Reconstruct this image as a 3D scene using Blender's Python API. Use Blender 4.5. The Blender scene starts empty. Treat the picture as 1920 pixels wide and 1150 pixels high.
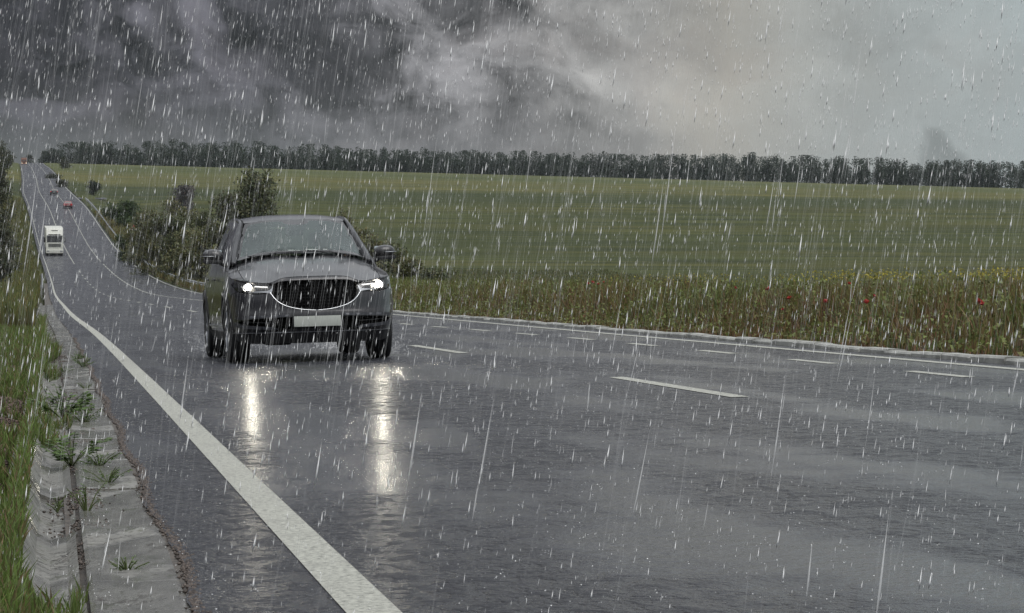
import bpy, bmesh, math, random
import numpy as np
from mathutils import Vector, Matrix, geometry
R_ = math.radians
rng = np.random.default_rng(7)
random.seed(7)
sc = bpy.context.scene
COL = sc.collection

# ------------------------------------------------------------------ camera
CAMH = .90
cd = bpy.data.cameras.new('camera'); cam = bpy.data.objects.new('camera', cd); COL.objects.link(cam)
cd.sensor_width = 36; cd.lens = 112.5; cd.clip_start = .5; cd.clip_end = 20000
cam.location = (0, 0, CAMH); cam.rotation_euler = (R_(90 - .382), 0, 0)
sc.camera = cam

# ------------------------------------------------------------------ node helper
class NT:
    def __init__(s, nt): s.nt = nt; s.L = nt.links
    def n(s, t, ins=None, **kw):
        nd = s.nt.nodes.new(t)
        for k, v in kw.items(): setattr(nd, k, v)
        for k, v in (ins or {}).items():
            sock = nd.inputs[k]
            if hasattr(v, 'is_output') or isinstance(v, bpy.types.NodeSocket): s.L.new(v, sock)
            else: sock.default_value = v
        return nd
    def math(s, op, a, b=0., c=0., clamp=False):
        return s.n('ShaderNodeMath', {0: a, 1: b, 2: c}, operation=op, use_clamp=clamp).outputs[0]
    def vm(s, op, a, b=(0, 0, 0)):
        return s.n('ShaderNodeVectorMath', {0: a, 1: b}, operation=op).outputs[0]
    def mix(s, f, a, b, mode='MIX'):
        m = s.n('ShaderNodeMix', data_type='RGBA', blend_type=mode)
        for i, v in ((0, f), (6, a), (7, b)):
            if isinstance(v, bpy.types.NodeSocket): s.L.new(v, m.inputs[i])
            else: m.inputs[i].default_value = v if i == 0 else tuple(v)[:3] + (1,)
        return m.outputs[2]
    def ramp(s, f, stops, interp='LINEAR'):
        r = s.n('ShaderNodeValToRGB', {0: f}); cr = r.color_ramp; cr.interpolation = interp
        while len(cr.elements) < len(stops): cr.elements.new(.5)
        for e, (p, c) in zip(cr.elements, stops):
            e.position = p; e.color = (c, c, c, 1) if isinstance(c, (int, float)) else tuple(c)[:3] + (1,)
        return r.outputs[0]
    def noise(s, vec, scale, detail=4, rough=.55, dist=0, out=0):
        return s.n('ShaderNodeTexNoise', {'Vector': vec, 'Scale': scale, 'Detail': detail, 'Roughness': rough, 'Distortion': dist}).outputs[out]
    def maprange(s, v, a, b, c=0., d=1., t='SMOOTHSTEP'):
        return s.n('ShaderNodeMapRange', {0: v, 1: a, 2: b, 3: c, 4: d}, interpolation_type=t).outputs[0]
    def scale(s, vec, x, y, z):
        return s.n('ShaderNodeMapping', {'Vector': vec, 'Scale': (x, y, z)}).outputs[0]

# ------------------------------------------------------------------ world: rain clouds over a thin daylight sky
SUN_EL, SUN_AZ = 54., 142.       # degrees; azimuth from +Y towards +X
world = bpy.data.worlds.new('World'); sc.world = world; world.use_nodes = True
world.node_tree.nodes.clear()
w = NT(world.node_tree)
tc = w.n('ShaderNodeTexCoord').outputs['Generated']
sep = w.n('ShaderNodeSeparateXYZ', {0: tc}); dx, dy, dz = sep.outputs
sky = w.n('ShaderNodeTexSky', sky_type='NISHITA', sun_disc=False, sun_elevation=R_(SUN_EL), sun_rotation=R_(SUN_AZ))
bg_sky = w.n('ShaderNodeBackground', {0: sky.outputs[0], 1: .06})
v = w.scale(tc, 1, 1, 1.5)
wn = w.noise(v, 9, 4, .6, out=1)
warp = w.vm('SCALE', w.vm('SUBTRACT', wn, (.5, .5, .5))); warp.node.inputs['Scale'].default_value = .09
vw = w.vm('ADD', v, warp)
n1 = w.noise(w.vm('ADD', vw, (3.1, 0, .7)), 11, 6, .62)
n2 = w.noise(w.vm('ADD', vw, (8.3, 2, .2)), 26, 7, .6)
# storm front: dark to the left, brighter to the right, over a wide span of azimuth
az = w.math('ADD', dx, w.math('MULTIPLY', w.math('SUBTRACT', n1, .5), .07))
base = w.ramp(w.maprange(az, -.175, .195, 0, 1, 'LINEAR'), [(0, (.058, .056, .068)), (.26, (.095, .094, .108)), (.46, (.20, .198, .205)), (.59, (.33, .328, .318)), (.66, (.41, .398, .362)), (.77, (.40, .43, .425)), (1, (.42, .49, .505))])
def blob(cx, cz, rx, rz, soft=.5):
    px = (cx - 960) / 6000; pz = (535 - cz) / 6000
    sv = w.n('ShaderNodeSeparateXYZ', {0: vw})
    a = w.math('DIVIDE', w.math('SUBTRACT', sv.outputs[0], px), rx / 6000)
    b = w.math('DIVIDE', w.math('SUBTRACT', sv.outputs[2], pz * 1.5), rz * 1.5 / 6000)
    r = w.math('ADD', w.math('MULTIPLY', a, a), w.math('MULTIPLY', b, b))
    return w.math('MULTIPLY', w.maprange(r, 1 - soft, 1 + soft * 1.3, 1, 0), w.maprange(dy, 0, .5))
n3 = w.noise(w.vm('ADD', vw, (1.7, 5, 3.2)), 62, 6, .6)
bil = w.math('SUBTRACT', .5, w.math('ABSOLUTE', w.math('MULTIPLY', w.math('SUBTRACT', n2, .5), 2.4)))      # rounded billows
mixn = w.math('ADD', w.math('ADD', w.math('MULTIPLY', n1, .55), w.math('MULTIPLY', n2, .25)), w.math('ADD', w.math('MULTIPLY', n3, .12), w.math('MULTIPLY', bil, .16)))
lum = w.maprange(mixn, .43, .62, -.62, .85, 'LINEAR')
# contrast of the billows fades towards the bright side and towards the horizon
cont = w.math('MULTIPLY', w.maprange(dx, -.03, .07, 1.3, .13), w.maprange(dz, .035, .062, .25, 1.))
lum = w.math('MULTIPLY', lum, cont)
for args, amt in (((120, 90, 280, 120, .9), -.34), ((560, 130, 190, 120, .9), -.26), ((870, 20, 150, 80, .9), -.36), ((1000, 60, 130, 70, 1), -.2), ((330, 230, 230, 60, .9), -.12),
                  ((415, 60, 60, 100, .8), .8), ((1055, 130, 55, 50, .8), .25), ((85, 212, 75, 22, .9), 1.0), ((620, 200, 100, 40, .9), .22),
                  ((760, 40, 70, 60, .9), .35), ((262, 35, 30, 14, .9), 1.0), ((1762, 285, 46, 46, .6), -.32), ((1230, 60, 190, 70, 1), -.14), ((950, 90, 50, 60, .9), .18),
                  ((1620, 50, 150, 40, 1), -.10), ((1000, 230, 200, 60, 1), -.08)):
    lum = w.math('ADD', lum, w.math('MULTIPLY', blob(*args), amt))
cl = w.vm('SCALE', base, (0, 0, 0)); w.L.new(w.math('ADD', w.math('MAXIMUM', w.math('ADD', lum, .97), .40), w.math('MULTIPLY', w.math('SUBTRACT', n3, .5), w.maprange(dx, -.02, .06, 1.5, .12))), cl.node.inputs['Scale'])
# a little pale murk low on the horizon
cl = w.mix(w.math('MULTIPLY', w.maprange(dz, .030, .066, 1, 0), w.maprange(dx, -.16, .05, .75, .15)), cl, (.165, .178, .180))
# tint: warm/violet in the body of the dark clouds
cl = w.mix(w.math('MULTIPLY', w.maprange(n2, .48, .62), .35), cl, w.mix(1., cl, (1.04, .99, .975), 'MULTIPLY'))
# overcast: brighter towards the zenith, as a cloud deck is
zen = w.maprange(dz, .09, .9, 1, 4.2, 'LINEAR')
zb = w.mix(w.maprange(dz, .08, .45), cl, w.mix(w.noise(tc, 3, 5), (.20, .21, .225), (.31, .32, .33)))
cl2 = w.vm('SCALE', zb); w.L.new(zen, cl2.node.inputs['Scale'])
bg_cl = w.n('ShaderNodeBackground', {0: cl2, 1: 1.0})
mx = w.n('ShaderNodeMixShader', {0: .97, 1: bg_sky.outputs[0], 2: bg_cl.outputs[0]})
w.n('ShaderNodeOutputWorld', {0: mx.outputs[0]})

# ------------------------------------------------------------------ sun (veiled)
ld = bpy.data.lights.new('sun', 'SUN'); ld.energy = 1.5; ld.angle = R_(45); ld.color = (1, .975, .94)
sun = bpy.data.objects.new('sun', ld); COL.objects.link(sun)
_e, _a = R_(SUN_EL), R_(SUN_AZ)
sun.rotation_euler = Vector((-math.sin(_a) * math.cos(_e), -math.cos(_a) * math.cos(_e), -math.sin(_e))).to_track_quat('-Z', 'Y').to_euler()

sc.view_settings.view_transform = 'Standard'; sc.view_settings.look = 'None'
sc.view_settings.exposure = 0.0; sc.view_settings.gamma = 1; sc.view_settings.use_curve_mapping = False
sc.render.engine = 'CYCLES'
sc.cycles.use_denoising = True
sc.cycles.transparent_max_bounces = 24; sc.cycles.max_bounces = 8
sc.cycles.volume_bounces = 0; sc.cycles.sample_clamp_indirect = 8

# ------------------------------------------------------------------ material helpers
def new_mat(name):
    m = bpy.data.materials.new(name); m.use_nodes = True
    m.node_tree.nodes.clear(); t = NT(m.node_tree)
    o = t.n('ShaderNodeOutputMaterial')
    return m, t, o
def simple(name, col, rough=.5, metal=0., var=.12, scale=8., bump=0., bscale=40., coat=0., emit=None, estr=0., spec=.5):
    m, t, o = new_mat(name)
    tc = t.n('ShaderNodeTexCoord').outputs['Object']
    n = t.noise(tc, scale, 4)
    c = t.mix(t.maprange(n, .3, .7), [x * (1 - var) for x in col], [min(1, x * (1 + var)) for x in col])
    ins = {'Base Color': c, 'Roughness': rough, 'Metallic': metal, 'Coat Weight': coat, 'Coat Roughness': .06, 'Specular IOR Level': spec}
    p = t.n('ShaderNodeBsdfPrincipled', ins)
    if bump:
        b = t.n('ShaderNodeBump', {'Height': t.noise(tc, bscale, 5), 'Strength': bump, 'Distance': .02}); t.L.new(b.outputs[0], p.inputs['Normal'])
    if emit:
        p.inputs['Emission Color'].default_value = tuple(emit) + (1,); p.inputs['Emission Strength'].default_value = estr
    t.L.new(p.outputs[0], o.inputs[0]); return m
def leafmat(name, rough=.55, trans=.25, bright=1.):
    m, t, o = new_mat(name)
    c = t.n('ShaderNodeAttribute', attribute_name='Col').outputs[0]
    if bright != 1: c = t.mix(1., c, (bright,) * 3, 'MULTIPLY')
    p = t.n('ShaderNodeBsdfPrincipled', {'Base Color': c, 'Roughness': rough, 'Specular IOR Level': .35})
    tr = t.n('ShaderNodeBsdfTranslucent', {0: c})
    mxx = t.n('ShaderNodeMixShader', {0: trans, 1: p.outputs[0], 2: tr.outputs[0]})
    t.L.new(mxx.outputs[0], o.inputs[0]); return m

def road_mat():
    m, t, o = new_mat('wet_asphalt')
    tc = t.n('ShaderNodeTexCoord').outputs['Object']
    rot = t.n('ShaderNodeMapping', {'Vector': tc, 'Rotation': (0, 0, R_(-8.2))}).outputs[0]
    pud = t.noise(t.scale(rot, 1.0, .16, 1), .95, 3, .5, .3)       # water film along the wheel tracks
    pud = t.math('ADD', pud, t.math('MULTIPLY', t.math('SUBTRACT', t.noise(tc, 2.6, 3), .5), .22))
    film = t.maprange(pud, .44, .60)
    agg = t.noise(tc, 90, 2, .6)
    fine = t.noise(tc, 28, 4, .62)
    med = t.noise(t.scale(rot, 1, .8, 1), 8.5, 3, .6)
    c = t.mix(t.maprange(agg, .35, .65), (.022, .023, .030), (.064, .066, .080))
    c = t.mix(t.maprange(t.noise(t.scale(rot, 1, .12, 1), 1.6, 4), .35, .7), c, t.mix(1., c, (.72, .72, .76), 'MULTIPLY'))
    c = t.mix(t.math('MULTIPLY', film, .55), c, (.030, .033, .040))
    rough = t.math('ADD', t.math('MULTIPLY', film, -.10), .24)
    med = t.noise(t.scale(rot, 1, .55, 1), 10., 3, .62, .4)
    big = t.noise(t.scale(rot, 1, .5, 1), 3.2, 3, .6)
    h = t.math('ADD', t.math('MULTIPLY', fine, .42), t.math('ADD', t.math('MULTIPLY', med, .7), t.math('MULTIPLY', big, .5)))
    coarse = t.maprange(film, 0, 1, 1., .22, 'LINEAR')
    b = t.n('ShaderNodeBump', {'Height': h, 'Strength': coarse, 'Distance': .20})
    # bare stone standing out of the water between the ripples
    bare = t.math('MULTIPLY', t.maprange(t.math('ADD', t.math('MULTIPLY', med, .65), t.math('MULTIPLY', fine, .35)), .47, .58), t.maprange(film, 0, 1, .85, .12, 'LINEAR'))
    rough = t.math('ADD', rough, t.math('MULTIPLY', bare, .16))
    p = t.n('ShaderNodeBsdfPrincipled', {'Base Color': c, 'Roughness': rough, 'Specular IOR Level': t.maprange(bare, 0, 1, .68, .16, 'LINEAR'), 'IOR': 1.4, 'Normal': b.outputs[0]})
    t.L.new(p.outputs[0], o.inputs[0]); return m
def line_mat():
    m, t, o = new_mat('wet_road_paint')
    tc = t.n('ShaderNodeTexCoord').outputs['Object']
    n = t.noise(tc, 45, 5, .65); wv = t.noise(tc, 5, 4, .6)
    c = t.mix(t.maprange(n, .36, .56), (.20, .20, .175), (.50, .50, .435))
    c = t.mix(t.maprange(wv, .50, .72, 0, .45), c, (.24, .235, .21))
    b = t.n('ShaderNodeBump', {'Height': t.math('ADD', n, t.noise(tc, 14, 3)), 'Strength': 1., 'Distance': .012})
    p = t.n('ShaderNodeBsdfPrincipled', {'Base Color': c, 'Roughness': .42, 'Normal': b.outputs[0], 'Specular IOR Level': .3})
    t.L.new(p.outputs[0], o.inputs[0]); return m
def concrete_mat(name='wet_concrete', lo=.46, hi=.60, k=1.):
    m, t, o = new_mat(name)
    tc = t.n('ShaderNodeTexCoord').outputs['Object']
    al = t.scale(tc, 1, .28, .3); n = t.noise(al, 5.5, 8, .7); f = t.noise(tc, 85, 4, .65); g = t.noise(al, 30, 6, .7)
    c = t.mix(t.maprange(n, .32, .66), (.085, .082, .074), (.195, .192, .175))
    c = t.mix(t.maprange(t.math('ADD', t.math('MULTIPLY', n, .5), t.math('MULTIPLY', g, .5)), .52, .62, 0, .9), c, (.050, .042, .033))
    c = t.mix(t.maprange(t.noise(al, 7.5, 6, .7), .55, .66, 0, .6), c, (.055, .068, .030))
    c = t.mix(t.maprange(f, .42, .62, 0, .45), c, t.mix(1., c, (1.7, 1.65, 1.6), 'MULTIPLY'))
    ck = t.n('ShaderNodeTexVoronoi', {'Vector': t.vm('ADD', tc, t.vm('SCALE', t.noise(tc, 5, 4, .6, out=1))), 'Scale': 1.1}, feature='DISTANCE_TO_EDGE').outputs[0]
    crack = t.maprange(ck, .002, .012, 1, 0)
    c = t.mix(t.math('MULTIPLY', crack, .85), c, (.02, .018, .015))
    wet = t.maprange(t.noise(t.scale(tc, 1, .25, 1), 2.6, 3), lo, hi)
    if k != 1: c = t.mix(1., c, (k, k, k), 'MULTIPLY')
    hh = t.math('SUBTRACT', t.math('ADD', t.math('MULTIPLY', f, .6), t.math('MULTIPLY', t.noise(tc, 40, 4, .7), .5)), t.math('MULTIPLY', crack, 1.5))
    b = t.n('ShaderNodeBump', {'Height': hh, 'Strength': t.maprange(wet, 0, 1, 1., .2), 'Distance': .006})
    p = t.n('ShaderNodeBsdfPrincipled', {'Base Color': c, 'Roughness': t.maprange(wet, 0, 1, .6, .14), 'Normal': b.outputs[0], 'Specular IOR Level': .4})
    t.L.new(p.outputs[0], o.inputs[0]); return m
def ground_mat():
    m, t, o = new_mat('field_and_banks')
    tc = t.n('ShaderNodeTexCoord').outputs['Object']
    sp = t.n('ShaderNodeSeparateXYZ', {0: tc}); X, Y, Z = sp.outputs
    wob = t.math('MULTIPLY', t.math('SUBTRACT', t.noise(t.scale(tc, .35, 1, 1), .006, 4), .5), 170)
    yy = t.math('ADD', t.math('ADD', Y, wob), t.math('MULTIPLY', X, .12))
    band = t.ramp(t.maprange(yy, 0, 1700, 0, 1, 'LINEAR'), [(0, (.060, .068, .026)), (.10, (.060, .068, .028)), (.20, (.068, .078, .028)), (.30, (.062, .073, .028)), (.40, (.070, .080, .030)),
        (.455, (.048, .062, .028)), (.50, (.056, .070, .030)), (.53, (.120, .120, .052)), (.58, (.100, .108, .048)), (.62, (.125, .122, .052)), (.68, (.098, .112, .050)), (.78, (.088, .104, .050)), (.88, (.115, .125, .062)), (1, (.100, .115, .055))])
    st = t.noise(t.scale(tc, .12, 1, 1), .16, 6, .7)
    st2 = t.noise(t.scale(tc, .25, 1, 1), .035, 5, .65)
    c = t.mix(t.maprange(st, .34, .66), t.mix(1., band, (.50, .58, .46), 'MULTIPLY'), t.mix(1., band, (1.40, 1.36, 1.05), 'MULTIPLY'))
    c = t.mix(t.maprange(st2, .42, .66, 0, .75), c, t.mix(1., c, (1.35, 1.12, .95), 'MULTIPLY'))
    c = t.mix(1., c, (.86, .86, .80), 'MULTIPLY')
    f = t.noise(tc, 3.5, 6, .7)
    c = t.mix(t.maprange(f, .35, .65, 0, .5), c, t.mix(1., c, (.55, .6, .55), 'MULTIPLY'))
    # earth and gravel beside the gutter
    near = t.math('MULTIPLY', t.maprange(Y, 60, 120, 1, 0), t.maprange(t.noise(tc, 1.1, 4, .6), .40, .52))
    grav = t.mix(t.maprange(t.noise(tc, 70, 3, .7), .4, .62), (.045, .032, .026), (.17, .125, .105))
    c = t.mix(near, c, grav)
    b = t.n('ShaderNodeBump', {'Height': t.math('ADD', t.noise(tc, 4, 8, .75), t.math('MULTIPLY', t.noise(t.scale(tc, .3, 1, 1), .35, 5, .7), 3.)), 'Strength': .8, 'Distance': .16})
    p = t.n('ShaderNodeBsdfPrincipled', {'Base Color': c, 'Roughness': .85, 'Normal': b.outputs[0], 'Specular IOR Level': .15})
    t.L.new(p.outputs[0], o.inputs[0]); return m
def glass_mat(name, tint, rough=.02, base=.04, bump=0., gcol=(1, 1, 1)):
    m, t, o = new_mat(name)
    g = t.n('ShaderNodeBsdfGlossy', {0: tuple(gcol) + (1,), 1: rough}); tr = t.n('ShaderNodeBsdfTransparent', {0: tuple(tint) + (1,)})
    fr = t.n('ShaderNodeFresnel', {0: 1.52})
    if bump:
        tcx = t.n('ShaderNodeTexCoord').outputs['Object']
        b = t.n('ShaderNodeBump', {'Height': t.noise(tcx, 35, 3), 'Strength': bump, 'Distance': .01}); t.L.new(b.outputs[0], g.inputs['Normal'])
    f = t.math('ADD', fr.outputs[0], base, clamp=True)
    mxx = t.n('ShaderNodeMixShader', {0: f, 1: tr.outputs[0], 2: g.outputs[0]}); t.L.new(mxx.outputs[0], o.inputs[0]); return m
def paint_mat(name, col, rough=.3, metal=.5, coat=1.):
    m, t, o = new_mat(name)
    tc = t.n('ShaderNodeTexCoord').outputs['Object']
    fl = t.noise(tc, 600, 2); dr = t.noise(tc, 3, 4)
    drops = t.n('ShaderNodeTexVoronoi', {'Vector': tc, 'Scale': 95.}).outputs[0]
    c = t.mix(t.maprange(fl, .4, .6), [x * .85 for x in col], [x * 1.15 for x in col])
    # road grime lower down on the panels
    z = t.n('ShaderNodeSeparateXYZ', {0: tc}).outputs[2]
    grime = t.math('MULTIPLY', t.maprange(z, .75, .35, 0, .35), t.maprange(dr, .35, .65))
    c = t.mix(grime, c, (.06, .055, .05))
    b = t.n('ShaderNodeBump', {'Height': t.maprange(drops, 0, .35, 1, 0), 'Strength': .22, 'Distance': .004})
    p = t.n('ShaderNodeBsdfPrincipled', {'Base Color': c, 'Roughness': rough, 'Metallic': metal, 'Coat Weight': coat, 'Coat Roughness': .08, 'Coat Normal': b.outputs[0], 'Normal': b.outputs[0], 'Specular IOR Level': .35})
    t.L.new(p.outputs[0], o.inputs[0]); return m

M = {}
M['road'] = road_mat(); M['line'] = line_mat(); M['concrete'] = concrete_mat(); M['apron'] = concrete_mat('wet_apron_concrete', .34, .46, 1.15); M['ground'] = ground_mat()
M['leaf'] = leafmat('leaves'); M['blade'] = leafmat('blades', .6, .2); M['bark'] = simple('bark', (.06, .05, .04), .9, bump=.5, bscale=20)
M['petal_red'] = simple('poppy_petal', (.38, .03, .02), .5); M['galv'] = simple('galvanised_steel', (.48, .50, .52), .45, .4, bump=.1)
M['post'] = simple('steel_post', (.28, .28, .28), .55, .4)
M['paint'] = paint_mat('grey_car_paint', (.014, .014, .018), .30, .15, .75); M['grille'] = simple('grille_black', (.004, .004, .005), .6, spec=.2); M['black'] = simple('black_plastic', (.016, .016, .018), .55, bump=.1, bscale=200)
M['gloss'] = simple('gloss_black', (.008, .008, .009), .12, coat=.5); M['void'] = simple('dark_cavity', (.006, .006, .006), .95, spec=.05)
M['rubber'] = simple('tyre_rubber', (.022, .022, .024), .6, bump=.3, bscale=120); M['alloy'] = simple('alloy_rim', (.35, .36, .38), .3, .9)
M['chrome'] = simple('chrome', (.75, .76, .78), .12, 1.); M['satin'] = simple('satin_silver', (.45, .46, .48), .35, .8)
M['plate'] = simple('plate_white', (.46, .48, .44), .5, var=.05); M['glass'] = glass_mat('windscreen_glass', (.55, .66, .62), .03, .055, .12, (.90, 1, .98))
M['lit_grey'] = simple('bumper_lit_grey', (.055, .057, .066), .38, .2)  # paler than the car paint: light caught by bumper edges, put into the colour
M['dirt'] = simple('wet_dirt', (.075, .062, .05), .6, var=.5, scale=25, bump=.6, bscale=60)
M['sglass'] = glass_mat('side_glass', (.22, .26, .25), .02, .04); M['lens'] = glass_mat('lamp_lens', (.93, .94, .95), .02, .01)
M['trim'] = simple('pale_interior_trim', (.42, .47, .43), .8); M['seat'] = simple('seat_fabric', (.055, .058, .06), .85); M['dash'] = simple('dashboard', (.03, .032, .034), .6)
M['drl'] = simple('running_light', (.9, .9, .9), .3, emit=(1, .98, .94), estr=.9)
M['beam'] = simple('lamp_beam', (.9, .9, .9), .3, emit=(1, .93, .78), estr=60.)
M['skin'] = simple('skin', (.50, .30, .22), .5); M['cloth'] = simple('dark_cloth', (.05, .055, .07), .9); M['hair'] = simple('hair', (.03, .02, .015), .7)
M['tail'] = simple('tail_lamp', (.35, .01, .01), .3, emit=(1, .03, .02), estr=.15)
M['amber'] = simple('warm_lamp', (.9, .8, .6), .3, emit=(1, .85, .6), estr=3.)

# ------------------------------------------------------------------ object helpers
def tag(o, label=None, cat=None, group=None, kind=None):
    if label: o['label'] = label
    if cat: o['category'] = cat
    if group: o['group'] = group
    if kind: o['kind'] = kind
    return o
def empty(name, loc=(0, 0, 0), rot=(0, 0, 0), **kw):
    o = bpy.data.objects.new(name, None); COL.objects.link(o); o.location = loc; o.rotation_euler = rot; o.empty_display_size = .2
    return tag(o, **kw)
def link_mesh(name, me, parent=None, mat=None):
    o = bpy.data.objects.new(name, me); COL.objects.link(o)
    if parent: o.parent = parent
    if mat: me.materials.append(mat)
    return o
def np_mesh(name, V, F, mat, parent=None, smooth=False, col=None):
    V = np.asarray(V, float); F = np.asarray(F, int); k = F.shape[1]
    me = bpy.data.meshes.new(name)
    me.vertices.add(len(V)); me.vertices.foreach_set('co', V.ravel())
    me.loops.add(F.size); me.loops.foreach_set('vertex_index', F.ravel())
    me.polygons.add(len(F)); me.polygons.foreach_set('loop_start', np.arange(0, F.size, k)); me.polygons.foreach_set('loop_total', np.full(len(F), k))
    if smooth: me.polygons.foreach_set('use_smooth', np.ones(len(F), bool))
    if col is not None:
        a = me.color_attributes.new('Col', 'FLOAT_COLOR', 'POINT'); c = np.ones((len(V), 4)); c[:, :3] = col; a.data.foreach_set('color', c.ravel())
    me.update(calc_edges=True); me.validate()
    return link_mesh(name, me, parent, mat)
class MB:
    def __init__(s): s.v = []; s.f = []; s.fm = []; s.cm = 0
    def add(s, vs, fs):
        k = len(s.v); s.v += [tuple(v) for v in vs]; s.f += [tuple(i + k for i in f) for f in fs]; s.fm += [s.cm] * len(fs); return s
    def box(s, x0, x1, y0, y1, z0, z1, ch=0.):
        if ch <= 0:
            return s.add([(x, y, z) for z in (z0, z1) for y in (y0, y1) for x in (x0, x1)], [(0, 2, 3, 1), (4, 5, 7, 6), (0, 1, 5, 4), (2, 6, 7, 3), (0, 4, 6, 2), (1, 3, 7, 5)])
        b = bmesh.new(); bmesh.ops.create_cube(b, size=1, matrix=Matrix.Translation(((x0 + x1) / 2, (y0 + y1) / 2, (z0 + z1) / 2)) @ Matrix.Diagonal((x1 - x0, y1 - y0, z1 - z0, 1)))
        bmesh.ops.bevel(b, geom=b.edges[:], offset=ch, segments=2, affect='EDGES', profile=.6)
        b.verts.index_update(); s.add([v.co[:] for v in b.verts], [[v.index for v in f.verts] for f in b.faces]); b.free(); return s
    def tube(s, pts, r, n=8, cap=True, flat=1.):
        pts = [Vector(p) for p in pts]; rs = r if isinstance(r, (list, tuple)) else [r] * len(pts)
        k = len(s.v); up = None
        for i, p in enumerate(pts):
            d = (pts[min(i + 1, len(pts) - 1)] - pts[max(i - 1, 0)]).normalized()
            if up is None: up = Vector((0, 0, 1)) if abs(d.z) < .9 else Vector((1, 0, 0))
            a = d.cross(up).normalized(); b_ = a.cross(d).normalized(); up = b_
            for j in range(n):
                t = 2 * math.pi * j / n; s.v.append(tuple(p + a * math.cos(t) * rs[i] + b_ * math.sin(t) * rs[i] * flat))
        for i in range(len(pts) - 1):
            for j in range(n):
                s.f.append((k + i * n + j, k + i * n + (j + 1) % n, k + (i + 1) * n + (j + 1) % n, k + (i + 1) * n + j)); s.fm.append(s.cm)
        if cap:
            s.f.append(tuple(k + j for j in reversed(range(n)))); s.f.append(tuple(k + (len(pts) - 1) * n + j for j in range(n))); s.fm += [s.cm] * 2
        return s
    def lathe_x(s, prof, n=32, cx=0, cy=0, cz=0):     # profile (x, r) spun about the X axis
        k = len(s.v); m = len(prof)
        for i in range(n):
            t = 2 * math.pi * i / n
            for (x, r) in prof: s.v.append((cx + x, cy + r * math.cos(t), cz + r * math.sin(t)))
        for i in range(n):
            for j in range(m - 1):
                s.f.append((k + i * m + j, k + i * m + j + 1, k + ((i + 1) % n) * m + j + 1, k + ((i + 1) % n) * m + j)); s.fm.append(s.cm)
        return s
    def prism(s, poly, x0, x1, ax=0):                  # polygon in the two other axes, extruded along ax
        n = len(poly)
        def P(a, p): return (a, p[0], p[1]) if ax == 0 else ((p[0], a, p[1]) if ax == 1 else (p[0], p[1], a))
        return s.add([P(x0, p) for p in poly] + [P(x1, p) for p in poly], [tuple(range(n)), tuple(reversed(range(n, 2 * n)))] + [(i, i + n, (i + 1) % n + n, (i + 1) % n) for i in range(n)])
    def build(s, name, mat, parent=None, smooth=False, angle=None, bevel=0., sub=0):
        me = bpy.data.meshes.new(name); me.from_pydata(s.v, [], s.f); me.update()
        o = link_mesh(name, me, parent)
        for mm in (mat if isinstance(mat, list) else [mat]): me.materials.append(mm)
        if isinstance(mat, list): me.polygons.foreach_set('material_index', s.fm)
        b = bmesh.new(); b.from_mesh(me); bmesh.ops.recalc_face_normals(b, faces=b.faces)
        if bevel: bmesh.ops.bevel(b, geom=[e for e in b.edges if len(e.link_faces) == 2 and e.calc_face_angle() > .5], offset=bevel, segments=2, affect='EDGES', profile=.6)
        if angle is not None:
            for f in b.faces: f.smooth = True
            for e in b.edges:
                if len(e.link_faces) == 2 and e.calc_face_angle() > R_(angle): e.smooth = False
        elif smooth:
            for f in b.faces: f.smooth = True
        b.to_mesh(me); b.free()
        if sub: md = o.modifiers.new('sub', 'SUBSURF'); md.levels = md.render_levels = sub
        return o
def children(o): return [c for c in bpy.data.objects if c.parent == o]
def copy_tree(o, parent=None, kids=None):
    if kids is None:
        kids = {}
        for c in bpy.data.objects:
            if c.parent: kids.setdefault(c.parent.name, []).append(c)
    c = o.copy(); COL.objects.link(c); c.parent = parent
    for ch in kids.get(o.name, []): copy_tree(ch, c, kids)
    return c

# ------------------------------------------------------------------ land and road in plan
def mono(x, tab):
    xs = np.array([p[0] for p in tab], float); ys = np.array([p[1] for p in tab], float)
    x = np.clip(np.asarray(x, float), xs[0], xs[-1]); h = np.diff(xs); d = np.diff(ys) / h
    m = np.zeros(len(xs)); m[0] = d[0]; m[-1] = d[-1]
    for i in range(1, len(xs) - 1): m[i] = 0 if d[i - 1] * d[i] <= 0 else 2 * d[i - 1] * d[i] / (d[i - 1] + d[i])
    i = np.clip(np.searchsorted(xs, x) - 1, 0, len(h) - 1); t = (x - xs[i]) / h[i]
    return (2*t**3-3*t**2+1)*ys[i]+(t**3-2*t**2+t)*h[i]*m[i]+(-2*t**3+3*t**2)*ys[i+1]+(t**3-t**2)*h[i]*m[i+1]
def ss(a, b, x): t = np.clip((np.asarray(x, float) - a) / (b - a), 0, 1); return t * t * (3 - 2 * t)
PT = [(-60,0),(0,0),(150,0),(200,.05),(250,.25),(300,.75),(350,1.6),(424,3.7),(490,6.6),(545,10.),(655,17.2),(900,30),(1200,44.5),(1400,53.3),(1550,60.),(1650,63.4),(1750,65.),(1900,64),(2300,52),(3200,20),(6000,0)]
XT = [(-60,9.54),(0,.886),(57,-7.36),(92,-12.6),(154,-21.65),(243,-34.7),(341,-49.1),(412,-59.9),(456,-66.8),(534,-79.3),(627,-94.3),(766,-116.9),(908,-138.6),(1344,-206.),(1550,-238.),(1900,-292),(6000,-930)]
WT = [(-60,7.12),(40,7.14),(76,7.35),(120,8.4),(180,10.2),(257,11.4),(500,11.5),(700,11.3),(900,10.6),(6000,10.4)]
D1T = [(-60,4.05),(28,3.95),(45,3.85),(90,3.7),(135,3.62),(250,3.68),(450,3.8),(6000,3.7)]
D2T = [(-60,6.36),(40,6.3),(50,6.12),(62,5.85),(100,6.2),(150,6.7),(230,7.4),(450,7.6),(6000,7.1)]
def XL(Y): return mono(Y, XT)
def WR(Y): return mono(Y, WT)
def PZ(Y): return mono(Y, PT)
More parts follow.
